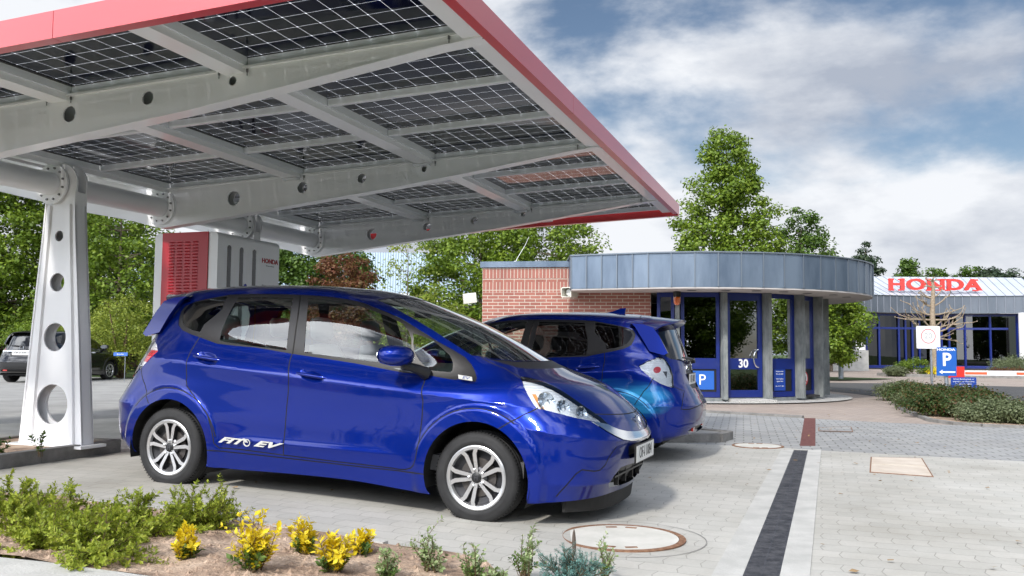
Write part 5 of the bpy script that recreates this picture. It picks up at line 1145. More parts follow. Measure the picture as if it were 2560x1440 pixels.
# camera housings
def housing(c,d,label):
    d=Vector(d).normalized(); s=d.cross(Vector((0,0,1))).normalized(); u=s.cross(d)
    e=empty('floodlight',tuple(c),label=label,cat='lamp'); mb=MB(); z=Vector((0,0,0))
    P=[(-.13,-.11),(-.13,.09),(-.09,.12),(.10,.12),(.13,.10),(.13,-.09),(.11,-.11)]
    mb.plate(P,[[(x*.86,y*.84) for x,y in P]],z,s,u,d,.30); mb.prism([(x*.86,y*.84) for x,y in P],z-d*.0,s,u,d,.05,0); mb.build('housing',[MATS['cream']],e)
    mb=MB(); mb.lathe([(0,.0),(.075,.0),(.075,.05),(.0,.05)],d*.12,tuple(d),20); mb.build('lamp',[MATS['silver']],e,True); return e
housing((1.38,20.1,1.27+CAMH),(-.55,-.83,-.02),'cream camera housing under the left end of the zinc band'); housing((-.84,20.75,1.175+CAMH),(-.95,-.1,-.12),'cream housing sticking out left of the brick wall corner')
# antenna
mb=MB(); mb.tube([(.05,21.2,WT+.05),(.11,21.2,WT+.20),(.30,21.2,WT+.52),(.40,21.2,WT+.74)],[.012,.008,.006,.004],6); mb.lathe([(.03,0),(.03,.08),(0,.09)],(.05,21.2,WT+.07),(.3,0,1),10); tag(mb.build('antenna',[MATS['sign_white']]),'thin white bent antenna on the gatehouse coping','antenna')
# plinth, gravel ring, doorstep
PA=[(kp(a,KI+.05,0).x,kp(a,KI+.05,0).y) for a in range(-32,150,4)]
mb=MB(); mb.prism(PA+[(2.5,27),(2.5,20.2)],(0,0,-.05),(1,0,0),(0,1,0),(0,0,1),KB+.05); ghp(mb.build('plinth',[MATS['pillar_conc']]))
GA=[(kp(a,KI+.75,0).x,kp(a,KI+.75,0).y) for a in range(-40,110,5)]
o=sheet('gravel_strip',GA+[(5,24),(2.6,22)],.028,MATS['gravel'],.4)
mb=MB(); st=[kp(5.5,KI+.02,0),kp(20.5,KI+.02,0),kp(19.5,KI+.62,0),kp(6.5,KI+.62,0)]; mb.prism([(p.x,p.y) for p in st][::-1],(0,0,.0),(1,0,0),(0,1,0),(0,0,1),.085); ghp(mb.build('doorstep',[MATS['gravel']]))
# windows between pillars on the inner circle
PANG=[-12.6,4.2,21.5,38.5,54.5,71.5,88.5,105.5,122.5]; edges=[-21.5]+PANG
for a in PANG:
    p=kp(a,KI+.10,0); t=Vector((math.cos(R_(a)),math.sin(R_(a)),0)); n=Vector((math.sin(R_(a)),-math.cos(R_(a)),0))
    mb=MB(); mb.box((p.x,p.y,(KB+ZS)/2-.03),(.095,.26,ZS-KB-.01),ax=(tuple(t),tuple(n),(0,0,1))); ghp(mb.build('pillar',[MATS['pillar_conc']]))
for k in range(len(edges)-1):
    a0,a1=edges[k]+1.15,edges[k+1]-1.15; door=(k==2)
    A_=kp(a0,KI,0);B_=kp(a1,KI,0); d=(B_-A_); w_=d.length; d.normalize(); n=Vector((d.y,-d.x,0))
    def bx(x0,x1,z0,z1,dep,th,m_,nm,par=None):
        mb=MB(); c=A_+d*((x0+x1)/2)+n*(dep-th/2); mb.box((c.x,c.y,(z0+z1)/2),(x1-x0,th,z1-z0),ax=(tuple(d),tuple(n),(0,0,1))); o=mb.build(nm,[MATS[m_]]); return ghp(o,par)
    zb=KB+.01; zt=ZS-.035
    mb=MB()
    def fb(x0,x1,z0,z1,dep=.03,th=.07):
        c=A_+d*((x0+x1)/2)+n*(dep-th/2); mb.box((c.x,c.y,(z0+z1)/2),(x1-x0,th,z1-z0),ax=(tuple(d),tuple(n),(0,0,1)))
    zm0,zm1=zb+.62,zb+.86
    s_=.075 if not door else .10
    fb(0,s_,zb,zt);fb(w_-s_,w_,zb,zt);fb(s_,w_-s_,zt-.10 if not door else zt-.17,zt,.028);fb(s_,w_-s_,zm0,zm1,.028);fb(s_,w_-s_,zb,zb+(.12 if not door else .16),.028)
    fr=ghp(mb.build('door' if door else 'window_frame',[MATS['frame_blue']]))
    bx(s_-.01,w_-s_+.01,zm1-.01,zt-.06,.0,.012,'window_glass','window_glass',fr)
    bx(s_-.01,w_-s_+.01,zb+.08,zm0+.01,.0,.02,'window_glass' if door else 'black_panel','lower_panel',fr)
    q=lambda x,z,dep=.034: (A_+d*x+n*dep+Vector((0,0,z)))
    if k==1:
        for x0,x1,bd in ((.12,.54,'–'),(.56,1.0-.08,'P')):
            pass
        x1=w_-s_-.03; o=bx(x1-.56,x1-.02,zb+.17,zb+.58,.012,.014,'sign_blue','parking_sign',fr)
        t_=text('sign_letter','P',.33,q(x1-.28,zb+.375,.014),d,(0,0,1),MATS['sign_white'],None,.002); ghp(t_,o)
        o=bx(x1-1.10,x1-.58,zb+.17,zb+.58,.012,.014,'sign_blue','parking_sign',fr)
        for i_,tt in enumerate(('-','-')): ghp(text('sign_letter',tt,.25,q(x1-.95+.27*i_,zb+.375,.014),d,(0,0,1),MATS['sign_white'],None,.002),o)
    if door:
        ghp(text('door_number','30',.255,q(w_*.47,(zm0+zm1)/2,.030),d,(0,0,1),MATS['sign_white'],None,.003,sx=.95,offset=.006),fr)
        mb=MB(); mb.tube([q(w_-.10-.14*math.sin(t),zm1-.12+.24+.20*math.cos(t)-.12,.06+.02*math.sin(t)) for t in np.linspace(.05,math.pi-.05,14)],.014,8); ghp(mb.build('door_handle',[MATS['chrome']],None,True),fr)
    if k==3:
        o=bx(.20,.56,zb+.14,zb+.63,.02,.02,'sign_blue2','notice_sign',fr)
        for i_,tt in enumerate(('Besucher bitte','hier anmelden','','Visitors please','register here','','Mo - Fr 7 - 18 h')):
            if tt: ghp(text('sign_text',tt,.040,q(.38,zb+.57-i_*.055,.022),d,(0,0,1),MATS['sign_white'],None,.001),o)
    if k==4:
        c=q(w_*.42,zb+.40,.0); mb=MB(); mb.lathe([(.17,.0),(.17,.018),(.0,.018)],c,tuple(n),28); o=ghp(mb.build('no_photography_sign',[MATS['sign_white']]),fr)
        mb=MB(); mb.plate(circ(0,0,.165,28),[circ(0,0,.135,28)],c+n*.020,d,Vector((0,0,1)),n,.003); mb.prism([(-.11,.09),(-.09,.11),(.11,-.09),(.09,-.11)],c+n*.020,d,Vector((0,0,1)),n,.004); ghp(mb.build('sign_ring',[MATS['sign_red']]),o)
        mb=MB(); mb.prism([(-.07,-.06),(.07,-.06),(.07,.05),(.03,.05),(.02,.075),(-.02,.075),(-.03,.05),(-.07,.05)],c+n*.019,d,Vector((0,0,1)),n,.0025); ghp(mb.build('sign_pictogram',[MATS['black_panel']]),o)
# amber beacon under the soffit
mb=MB(); p=kp(-12.6,KI+.30,ZS-.04); mb.lathe([(0,.30),(.05,.285),(.075,.24),(.078,.12),(.06,.11)],p,(0,0,-1),18,0); mb.lathe([(.085,0),(.085,.11),(.06,.115)],p,(0,0,-1),18,1); tag(mb.build('beacon',[MATS['amber_lamp'],MATS['black_panel']],None,True),'amber warning beacon under the gatehouse soffit, left of the window','beacon')
# interior of the gatehouse
mb=MB()
for a_,b_ in (((2.7,21.4),(3.2,24.6)),((3.2,24.6),(6.3,24.6)),((6.3,24.6),(7.3,23.0)),((7.3,23.0),(7.62,22.0))):
    mb.add([(a_[0],a_[1],.1),(b_[0],b_[1],.1),(b_[0],b_[1],2.42),(a_[0],a_[1],2.42)],[(0,1,2,3)])
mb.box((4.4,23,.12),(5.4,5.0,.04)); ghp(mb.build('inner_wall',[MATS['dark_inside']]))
mb=MB(); mb.box((6.2,21.3,.72),(1.3,.5,.62)); ghp(mb.build('reception_desk',[MATS['desk_teal']]))
# ================================================ main building (right, far)
noisy('roof_white',(.50,.54,.60),(.58,.61,.66),.6,.5,0,metal=.2); mat('roof_seam',(.22,.24,.28),.5); mat('column_white',(.74,.74,.75),.5)
glassmat('facade_glass',(.06,.07,.06),gain=1.2,base=.02)
mbd=empty('main_building',(28,58,0),label='far showroom building with white ribbed roof, red letters and blue glazed entrance',cat='building')
bpy.context.view_layer.update(); _mi=mbd.matrix_world.inverted()
def mp_(o,par=None): o.parent=par or mbd; o.matrix_parent_inverse=_mi if par is None else Matrix(); return o
def fy(x): return 58.0+2.2*math.cos((x-28.5)/7.5*math.pi/2)*(abs(x-28.5)<7.5)  # concave front line
X0,X1=21.6,34.6; xs=[X0+i*.5 for i in range(int((X1-X0)/.5)+1)]
V=[];n=len(xs)
for x in xs: V+=[(x,fy(x)-.9,3.72),(x,fy(x)-.9,4.86),(x,fy(x)-1.0,4.88),((x-28)*1.25+28.6,64.0,6.55)]
mb=MB(); mb.add(V,[(i*4,i*4+4,i*4+5,i*4+1) for i in range(n-1)]); mp_(mb.build('roof_band',[MATS['zinc_dark']]))
mb=MB(); mb.add(V,[(i*4+2,i*4+6,i*4+7,i*4+3) for i in range(n-1)]); mp_(mb.build('roof',[MATS['roof_white']]))
mb=MB()
for i in range(0,n):
    a=Vector(V[i*4+2]);b=Vector(V[i*4+3]); mb.tube([a+Vector((0,0,.02)),b+Vector((0,0,.02))],.022,4)
for i in range(1,n): p=Vector(V[i*4]); mb.box((p.x,p.y-.02,4.3),(.03,.04,1.1))
mp_(mb.build('roof_seam',[MATS['roof_seam']]))
mb=MB(); mb.add([(x,fy(x)+dy,3.71) for x in xs for dy in (-.9,1.2)],[(2*i,2*i+2,2*i+3,2*i+1) for i in range(n-1)]); mp_(mb.build('soffit',[MATS['soffit']]))
for i in range(n-1):
    x=xs[i]; a=Vector((x,fy(x),0)); b=Vector((xs[i+1],fy(xs[i+1]),0)); 
    mb=MB(); mb.add([(a.x,a.y,.05),(b.x,b.y,.05),(b.x,b.y,3.7),(a.x,a.y,3.7)],[(0,1,2,3)]); mp_(mb.build('window_glass',[MATS['facade_glass']]))
    if i%3==0 or i in (4,10,11,16):
        mb=MB(); mb.box((a.x,a.y-.05,1.87),(.11,.12,3.66)); mp_(mb.build('window_post',[MATS['frame_blue']]))
for z,h in ((.12,.22),(2.72,.14),(3.62,.14)):
    mb=MB()
    for i in range(n-1):
        x=xs[i]
        if z>.5 and (x<23.4 or x>32.6) and z<3: continue
        mb.box((x+.25,(fy(x)+fy(x+.5))/2-.04,z),(.51,.10,h),ax=((1,(fy(x+.5)-fy(x))/.5,0),(0,1,0),(0,0,1)))
    mp_(mb.build('window_rail',[MATS['frame_blue']]))
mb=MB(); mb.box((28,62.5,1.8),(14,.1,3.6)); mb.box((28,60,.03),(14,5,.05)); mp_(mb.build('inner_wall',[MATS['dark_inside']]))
for x,y in ((22.35,56.9),(32.9,57.0)):
    mb=MB(); mb.lathe([(.30,0),(.30,3.7)],(x,y,0),n=24); mp_(mb.build('column',[MATS['column_white']],None,True))
mat('letter_red',(.62,.03,.02),.4,coat=.3)
mp_(text('lettering','HONDA',1.02,(28.35,59.4,5.62),(1,0,0),(0,-.0,1),MATS['letter_red'],None,.09,sx=1.58,spacing=1.06,offset=.035))
# slab serifs on the letters
mb=MB()
for x in (25.45,26.10,27.98,28.62,29.25,31.1): 
    for z in (5.28,5.98): mb.box((x,59.4,z),(.34,.16,.09))
mp_(mb.build('letter_serif',[MATS['letter_red']]))
# right wing and left wing of the building
mb=MB(); mb.add([(34.2,57.5,3.9),(42,54,3.9),(42,54,6.3),(34.2,57.5,4.9)],[(0,1,2,3)]); mb.add([(34.2,57.6,0),(42,54.1,0),(42,54.1,3.9),(34.2,57.6,3.9)],[(0,1,2,3)]); mp_(mb.build('side_wing',[MATS['zinc_dark']]))
for x in (34.4,35.4,36.4): mb=MB(); mb.box((x,57.3-(x-34.2)*.45,1.95),(.14,.14,3.9)); mp_(mb.build('window_post',[MATS['frame_blue']]))
mb=MB(); mb.box((17.2,63,1.9),(9.0,.3,3.8)); o=mp_(mb.build('left_wing',[MATS['facade_glass']]))
mb=MB(); mb.box((17.2,62.7,4.3),(9.2,.6,1.1)); mp_(mb.build('roof_band',[MATS['zinc_dark']]))
for i in range(7): mb=MB(); mb.box((13.2+i*1.35,62.75,1.9),(.16,.2,3.8)); mp_(mb.build('window_post',[MATS['frame_blue']]))
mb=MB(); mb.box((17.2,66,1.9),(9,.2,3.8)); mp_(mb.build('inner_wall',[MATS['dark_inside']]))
# ================================================ far hall and brick building on the left
def corrug(name,c,per,z=True,rough=.5):
    m=mat(name,c,rough,.2); t=m.node_tree;b=t.nodes['Principled BSDF']; tc=N(t,'ShaderNodeTexCoord'); wv=N(t,'ShaderNodeTexWave',bands_direction='X'); wv.inputs['Scale'].default_value=per; L(t,tc.outputs['Object'],wv.inputs['Vector'])
    bp=N(t,'ShaderNodeBump'); bp.inputs['Strength'].default_value=.9; bp.inputs['Distance'].default_value=.08; L(t,wv.outputs[1],bp.inputs['Height']); L(t,bp.outputs[0],b.inputs['Normal'])
corrug('hall_wall',(.42,.52,.62),1.2); mat('louvre_white',(.70,.73,.76),.4)
hl=empty('industrial_hall',(-22,90,0),label='pale blue corrugated hall with white louvre bands, far behind the trees',cat='hall'); 
bpy.context.view_layer.update(); _hi=hl.matrix_world.inverted()
mb=MB(); mb.box((-22,96,5.4),(36,12,10.8)); o=mb.build('wall',[MATS['hall_wall']]); o.parent=hl; o.matrix_parent_inverse=_hi
mb=MB()
for i in range(11): mb.box((-22,89.85,3.1+i*.34),(36,.35,.16),ax=((1,0,0),(0,.9,-.4),(0,.4,.9)))
o=mb.build('louvre',[MATS['louvre_white']]); o.parent=hl; o.matrix_parent_inverse=_hi
bb=empty('brick_building',(-12,47,0),label='long low brick building with pale flat roof behind the trees at left',cat='building'); bpy.context.view_layer.update(); _bi=bb.matrix_world.inverted()
mb=MB(); mb.box((-13,49,1.6),(30,4,3.2)); o=mb.build('wall',[MATS['brick_far']]); o.parent=bb; o.matrix_parent_inverse=_bi
mb=MB(); mb.box((-13,49,3.32),(30.4,4.4,.24)); o=mb.build('roof',[MATS['concrete']]); o.parent=bb; o.matrix_parent_inverse=_bi
# ================================================ signs and barrier
mat('steel_post',(.35,.38,.42),.4,.7); mat('sign_yellow',(.8,.6,.05),.5); mat('orange_film',(.75,.13,.05),.45)
def rrect(w,h,r,n=5):
    P=[]
    for cx,cy,a in ((w/2-r,h/2-r,0),(-w/2+r,h/2-r,90),(-w/2+r,-h/2+r,180),(w/2-r,-h/2+r,270)): P+=[(cx+r*math.cos(R_(a+90*k/n)),cy+r*math.sin(R_(a+90*k/n))) for k in range(n+1)]
    return P
EX,EY,EZ=Vector((1,0,0)),Vector((0,0,1)),Vector((0,-1,0))
s=empty('parking_sign',(8.80,18.0,0),label='blue sign with HONDA, white P and arrow pointing left, on a steel post',cat='sign')
mb=MB(); mb.tube([(.03,.05,-.02),(.0,.05,1.27)],.038,14); mb.build('post',[MATS['steel_post']],s,True)
mb=MB(); mb.prism([(x,y) for x,y in rrect(.40,.575,.015)],(-.0,-.0,.955),Vector((1,0,-.01)),Vector((.02,0,1)),EZ,.012); pl_=mb.build('sign_plate',[MATS['sign_blue']],s)
text('lettering','HONDA',.062,(-.01,-.0125,1.195),EX,EY,MATS['sign_white'],pl_,.0015,sx=1.6,offset=.0025)
text('lettering','P',.36,(-.0,-.0125,.985),EX,EY,MATS['sign_white'],pl_,.0015,offset=.010)
mb=MB(); mb.prism([(-.16,0),(-.09,.045),(-.09,.016),(.17,.016),(.17,-.016),(-.09,-.016),(-.09,-.045)],(.0,-.0125,.745),EX,EY,EZ,.0015); mb.build('arrow',[MATS['sign_white']],pl_)
s=empty('speed_limit_sign',(10.55,22.5,0),label='square white board with a 20 in a red ring, behind the blue P sign',cat='sign')
mb=MB(); mb.tube([(.10,.05,-.02),(.08,.05,1.78)],.03,12); mb.build('post',[MATS['steel_post']],s,True)
mb=MB(); mb.prism(rrect(.60,.57,.03),(.0,0,1.515),EX,EY,EZ,.015); pl_=mb.build('sign_plate',[MATS['sign_white']],s)
mb=MB(); mb.plate(circ(0,.03,.185,36),[circ(0,.03,.168,36)],(0,-.0155,1.515),EX,EY,EZ,.002); mb.build('red_ring',[MATS['sign_red']],pl_)
text('lettering','20',.20,(0,-.0155,1.545),EX,EY,mat('faded_grey',(.38,.38,.39),.5),pl_,.001)
s=empty('notice_sign',(10.15,20.0,0),label='dark blue notice board with white German text, low behind the shrubs',cat='sign')
mb=MB(); mb.tube([(-.2,.04,0),(-.2,.04,.58)],.02,8); mb.tube([(.2,.04,0),(.2,.04,.58)],.02,8); mb.build('post',[MATS['steel_post']],s)
mb=MB(); mb.prism(rrect(.57,.42,.01),(0,0,.375),EX,EY,EZ,.012); pl_=mb.build('sign_plate',[MATS['sign_blue2']],s)
for i_,tt in enumerate(('Auf dem Betriebsgelände nur','eingeschränkter Winterdienst.','Betreten und Befahren','auf eigene Gefahr!','','Company parking area only.','Use at your own risk.')):
    if tt: text('sign_text',tt,.040,(0,-.0125,.545-i_*.055),EX,EY,MATS['sign_white'],pl_,.001)
s=empty('barrier',(10.55,21.2,0),label='entrance barrier with red end box and white boom with orange bands',cat='barrier')
mb=MB(); mb.box((0,0,.67),(.40,.16,.27)); mb.build('end_box',[MATS['letter_red']],s)
mb=MB(); mb.box((3.2,0,.655),(6.0,.06,.115)); bm=mb.build('boom',[MATS['sign_white']],s)
for i in range(4): mb=MB(); mb.box((.50+i*1.22,-.001,.648),(.52,.063,.060)); mb.build('orange_band',[MATS['orange_film']],bm)
mb=MB(); mb.box((6.3,.2,.5),(.35,.3,1.0)); mb.tube([(0,.0,.0),(0,0,.5)],.03,8); mb.build('barrier_post',[MATS['steel_post']],s)
s=empty('parking_bay_sign',(-12.3,28.0,0),label='tiny blue bay sign on a post beside the black car nose',cat='sign')
mb=MB(); mb.tube([(.14,.02,0),(.14,.02,.9)],.012,6); mb.build('post',[MATS['steel_post']],s); mb=MB(); mb.box((0,0,.87),(.44,.015,.11)); pl_=mb.build('sign_plate',[MATS['sign_blue']],s)
text('lettering','Besucher',.06,(0,-.009,.87),EX,EY,MATS['sign_white'],pl_,.001)
# bollard lights and planter at the main building
for i,(x,y) in enumerate(((12.5,36.0),(13.4,36.2))):
    s=empty('bollard',(x,y,0),label=['dark bollard with white cap left of the planter','dark bollard with white cap beside the far flower tub'][i],cat='bollard',group='bollards by the main building')
    mb=MB(); mb.lathe([(.10,0),(.10,.92)],n=14); mb.build('post',[MATS['steel_post']],s,True); mb=MB(); mb.lathe([(.10,.92),(.10,1.02),(.05,1.08),(0,1.09)],n=14); mb.build('cap',[MATS['sign_white']],s,True)
s=empty('planter',(19.9,53.0,0),label='square pale concrete planter by the left white column',cat='planter'); mb=MB(); mb.box((0,0,.6),(2.2,1.4,1.2)); mb.box((0,0,1.21),(2.0,1.2,.04)); mb.build('tub',[MATS['concrete_light']],s)
sheet('flower_bed',[(17.5,42.5),(19,40.0),(27,38.6),(33,39),(33,43),(20,44)],.06,MATS['grass'],1.0)
kerb('kerb',[(17.5,42.5),(18.0,40.8),(19,40.0),(27,38.6),(33,39)],.14,.15,'dark kerb around the far flower bed below the bare tree')
ISL=[(9.55,22.5),(8.95,20.6),(8.2,19.0),(7.62,17.3),(7.15,15.6),(6.92,14.75),(7.0,14.1),(7.25,13.75),(7.75,13.5),(8.4,13.3),(8.75,13.9),(9.0,16.0),(9.6,19.0),(10.4,20.6),(11.2,22.3),(10.6,23.2)]
kerb('kerb',ISL,.05,.10,'curved flush kerb around the shrub island with the signs',m_='kerb_stone',closed=True,seg=.6)
sheet('island_soil',ISL,.035,MATS['soil'],.5)
# ================================================ vegetation
def leafmat(name,c0,c1,c2,sat=1.0,trans=.35,sheen=.4):
    m=bpy.data.materials.new(name); m.use_nodes=True; t=m.node_tree; b=t.nodes['Principled BSDF']; out=t.nodes['Material Output']
    ge=N(t,'ShaderNodeNewGeometry'); tc=N(t,'ShaderNodeTexCoord'); n=N(t,'ShaderNodeTexNoise'); n.inputs['Scale'].default_value=.9; n.inputs['Detail'].default_value=3; L(t,tc.outputs['Object'],n.inputs['Vector'])
    f=M(t,'ADD',M(t,'MULTIPLY',ge.outputs['Random Per Island'],.55),M(t,'MULTIPLY',n.outputs[0],.65)); f=M(t,'SUBTRACT',f,.1,clamp=True)
    r=N(t,'ShaderNodeValToRGB'); e=r.color_ramp.elements; e[0].position=.1; e[0].color=(*c0,1); e[1].position=.9; e[1].color=(*c2,1); x=r.color_ramp.elements.new(.5); x.color=(*c1,1); L(t,f,r.inputs[0])
    L(t,r.outputs[0],b.inputs['Base Color']); b.inputs['Roughness'].default_value=.5; b.inputs['Specular IOR Level'].default_value=sheen
    tl=N(t,'ShaderNodeBsdfTranslucent'); L(t,r.outputs[0],tl.inputs[0]); mx=N(t,'ShaderNodeMixShader'); mx.inputs[0].default_value=trans; L(t,b.outputs[0],mx.inputs[1]); L(t,tl.outputs[0],mx.inputs[2]); L(t,mx.outputs[0],out.inputs[0])
    MATS[name]=m
leafmat('leaf_green',(.06,.11,.010),(.14,.22,.018),(.26,.34,.035)); leafmat('leaf_dark',(.035,.075,.012),(.075,.14,.018),(.14,.22,.03)); leafmat('leaf_pine',(.014,.030,.016),(.028,.050,.022),(.05,.075,.03),trans=.1)
leafmat('leaf_red',(.09,.035,.018),(.17,.060,.030),(.16,.12,.030)); leafmat('leaf_lime',(.10,.15,.018),(.22,.27,.030),(.34,.38,.06)); leafmat('leaf_shrub',(.14,.20,.02),(.30,.37,.035),(.52,.55,.08)); leafmat('leaf_yellow',(.62,.46,.015),(.80,.64,.02),(.86,.76,.10),trans=.3)
leafmat('leaf_varieg',(.16,.24,.08),(.32,.42,.18),(.66,.68,.48)); leafmat('leaf_blue',(.06,.16,.14),(.12,.26,.23),(.25,.40,.36),trans=.1); leafmat('leaf_grey',(.10,.13,.06),(.15,.18,.085),(.22,.25,.13)); leafmat('leaf_base',(.05,.11,.02),(.10,.18,.03),(.2,.28,.05))
noisy('bark',(.10,.075,.055),(.20,.16,.12),12,.9,.6,40); noisy('bark_pale',(.22,.17,.12),(.36,.29,.21),12,.85,.4,40); mat('twig',(.12,.08,.04),.8); mat('twig_red',(.20,.09,.05),.8)
def unit(rnd):
    while True:
        v=Vector((rnd.uniform(-1,1),rnd.uniform(-1,1),rnd.uniform(-1,1)))
        if .05<v.length<1: return v.normalized()
def leafquad(V,F,p,n,up,l,w):
    s=n.cross(up); 
    if s.length<1e-4: s=Vector((1,0,0))
    s.normalize(); t=s.cross(n).normalized(); b=len(V)
    V+=[p,p+t*l*.5+s*w*.5,p+t*l,p+t*l*.5-s*w*.5]; F.append((b,b+1,b+2,b+3))
def crown(rnd,env,nclump,nleaf,cr,leaf,flat=.55,z0=0,shell=.6,droop=0):
    leaf*=1.05; nclump=int(nclump*1.75)
    # env(z01)->radius factor ; returns leaf mesh and clump centres. crown box: unit coords scaled by caller
    V=[];F=[];C=[]
    (R,H)=env['R'],env['H']; prof=env['prof']
    for i in range(nclump):
        while True:
            z=rnd.random(); r=prof(z)
            if rnd.random()<r: break
        a=rnd.uniform(0,2*math.pi); q=(shell+(1-shell)*rnd.random())**.8 if rnd.random()<.8 else rnd.random()*.7
        bump=1+.16*math.sin(a*3+z*9+env.get('ph',0))+.10*math.sin(a*5-z*13)
        c=Vector((R*r*q*bump*math.cos(a),R*r*q*bump*math.sin(a),z0+H*z)); C.append(c); k=cr*rnd.uniform(.6,1.25)
        for j in range(nleaf):
            d=unit(rnd); rr=rnd.random()**.45; p=c+Vector((d.x*k*rr,d.y*k*rr,d.z*k*flat*rr))
            n=(d*.55+unit(rnd)*.6+Vector((0,0,.55))).normalized(); l=leaf*rnd.uniform(.7,1.3); leafquad(V,F,p,n,unit(rnd),l,l*.62)
    return V,F,C
def limbs(rnd,C,h0,H,r0,nl,mb,lean=0):
    top=Vector((0,0,H)); mb.tube([(0,0,-.1),(r0*.1,0,h0*.5),(lean*.3,0,h0),(lean*.6,r0,h0+(H-h0)*.5),(lean,0,H*.92)],[r0*1.25,r0,r0*.85,r0*.5,r0*.12],9)
    for c in rnd.sample(C,min(nl,len(C))):
        zb=max(h0*.7,min(c.z-.25*(c.xy.length),H*.85)); b=Vector((lean*zb/H,0,zb)); m=b.lerp(c,.55)+Vector((0,0,-.06*c.xy.length)); rr=r0*.42*(1-zb/H*.7)
        mb.tube([b,m,c],[rr,rr*.6,rr*.2],5)
TREEM={}
def tree(name,loc,R,H,h0,label,lm,prof,seed,ncl=90,nl=110,cr=.62,leaf=.15,flat=.6,group=None,bark='bark',r0=.14,nlimb=26,cat='tree',shell=.6,src=None,sc=(1,1,1),rz=0):
    root=empty(name,loc,rz,label=label,cat=cat,group=group)
    if src and src in TREEM: 
        md,tm=TREEM[src]; a=bpy.data.objects.new('crown',md); b=bpy.data.objects.new('trunk',tm); link(a,root); link(b,root); root.scale=sc; return root
    rnd=random.Random(seed); V,F,C=crown(rnd,dict(R=R,H=H-h0,prof=prof,ph=seed),ncl,nl,cr,leaf,flat,h0,shell)
    a=meshobj('crown',V,F,MATS[lm],root); mb=MB(); limbs(rnd,C,h0,H,r0,nlimb,mb); b=mb.build('trunk',[MATS[bark]],root,True)
    if src: TREEM[src]=(a.data,b.data)
    root.scale=sc; return root
P_round=lambda z: max(.12,math.sin(math.pi*(z*.86+.12))**.6)
P_cone=lambda z: max(.10,(1-z)**.72*(.55+.45*min(1,z*5)))
P_ovoid=lambda z: max(.10,min(1,.62+z*1.6)*(1-z**2.2)**.75)
tree('deciduous_tree',(9.25,38,0),3.2,10.7,.9,'tall pointed light green tree rising behind the gatehouse roof','leaf_green',lambda z: max(.12,(1-z)**.60*(.80+.2*min(1,z*4))),11,ncl=230,nl=140,cr=.62,leaf=.145,flat=.55,r0=.20,nlimb=60,shell=.72)
tree('deciduous_tree',(15.4,47,0),1.9,8.6,1.5,'mid green rounded tree right behind the tall pointed one','leaf_dark',P_round,12,ncl=75,nl=120,cr=.6,leaf=.16,group='trees behind the gatehouse',nlimb=30)
tree('deciduous_tree',(17.9,50,0),1.5,7.0,1.2,'small green tree at the end of the row, just above the zinc band','leaf_green',P_round,13,ncl=45,nl=110,cr=.6,leaf=.16,group='trees behind the gatehouse')
tree('deciduous_tree',(-1.5,42,0),3.0,7.6,1.0,'broad green tree under the carport edge, left of the antenna','leaf_green',P_round,21,ncl=150,nl=120,cr=.72,leaf=.16,group='trees behind the brick wall',nlimb=40,src='broad')
tree('deciduous_tree',(2.3,44,0),2.8,8.0,1.0,'broad green tree right of the antenna, twigs against the sky','leaf_green',P_round,22,ncl=125,nl=120,cr=.75,leaf=.16,group='trees behind the brick wall',nlimb=60,shell=.75)
tree('deciduous_tree',(-8.9,41,0),2.9,6.6,.9,'dark green tree behind the red leaved one, under the carport','leaf_dark',P_round,23,ncl=130,nl=120,cr=.7,leaf=.16,nlimb=40)
tree('red_leaved_tree',(-6.75,35.5,0),1.45,5.05,.7,'small coppery red tree behind the car roof','leaf_red',P_round,24,ncl=75,nl=120,cr=.42,leaf=.11,r0=.08,nlimb=26)
tree('sparse_tree',(-3.9,33,0),1.35,5.3,.6,'thin pale green sapling with see-through crown before the blue hall','leaf_lime',P_round,25,ncl=46,nl=26,cr=.42,leaf=.10,r0=.05,nlimb=44)
tree('deciduous_tree',(-16.9,38,0),2.7,8.2,1.0,'airy green tree between column and charging cabinet','leaf_green',P_round,26,ncl=105,nl=90,cr=.68,leaf=.16,r0=.13,nlimb=60)
tree('deciduous_tree',(-12.6,42,0),2.6,7.0,1.0,'green tree hidden behind the charging cabinet','leaf_dark',P_round,27,ncl=80,nl=100,cr=.75,leaf=.18,nlimb=20)
tree('deciduous_tree',(-23.4,40,0),3.2,10.5,.4,'dense green tree at the left edge behind the black car','leaf_green',P_ovoid,28,ncl=200,nl=120,cr=.78,leaf=.17,group='dense trees left of the column',nlimb=30,src='dense')
tree('deciduous_tree',(-20.3,43,0),3.0,10.0,.4,'dense green tree just left of the column foot line','leaf_dark',P_ovoid,29,ncl=160,nl=120,cr=.8,leaf=.18,group='dense trees left of the column',nlimb=30)
tree('deciduous_tree',(-27.5,42,0),3.2,10.5,.4,'outermost dense tree at the far left edge','leaf_dark',P_ovoid,28,group='dense trees left of the column',src='dense',rz=2.0,sc=(1,1,1.05))
tree('deciduous_tree',(12.25,34.6,0),1.45,3.9,.75,'low round tree beyond the gatehouse, left of the white column','leaf_green',P_round,31,ncl=90,nl=130,cr=.42,leaf=.12,r0=.08,nlimb=26)
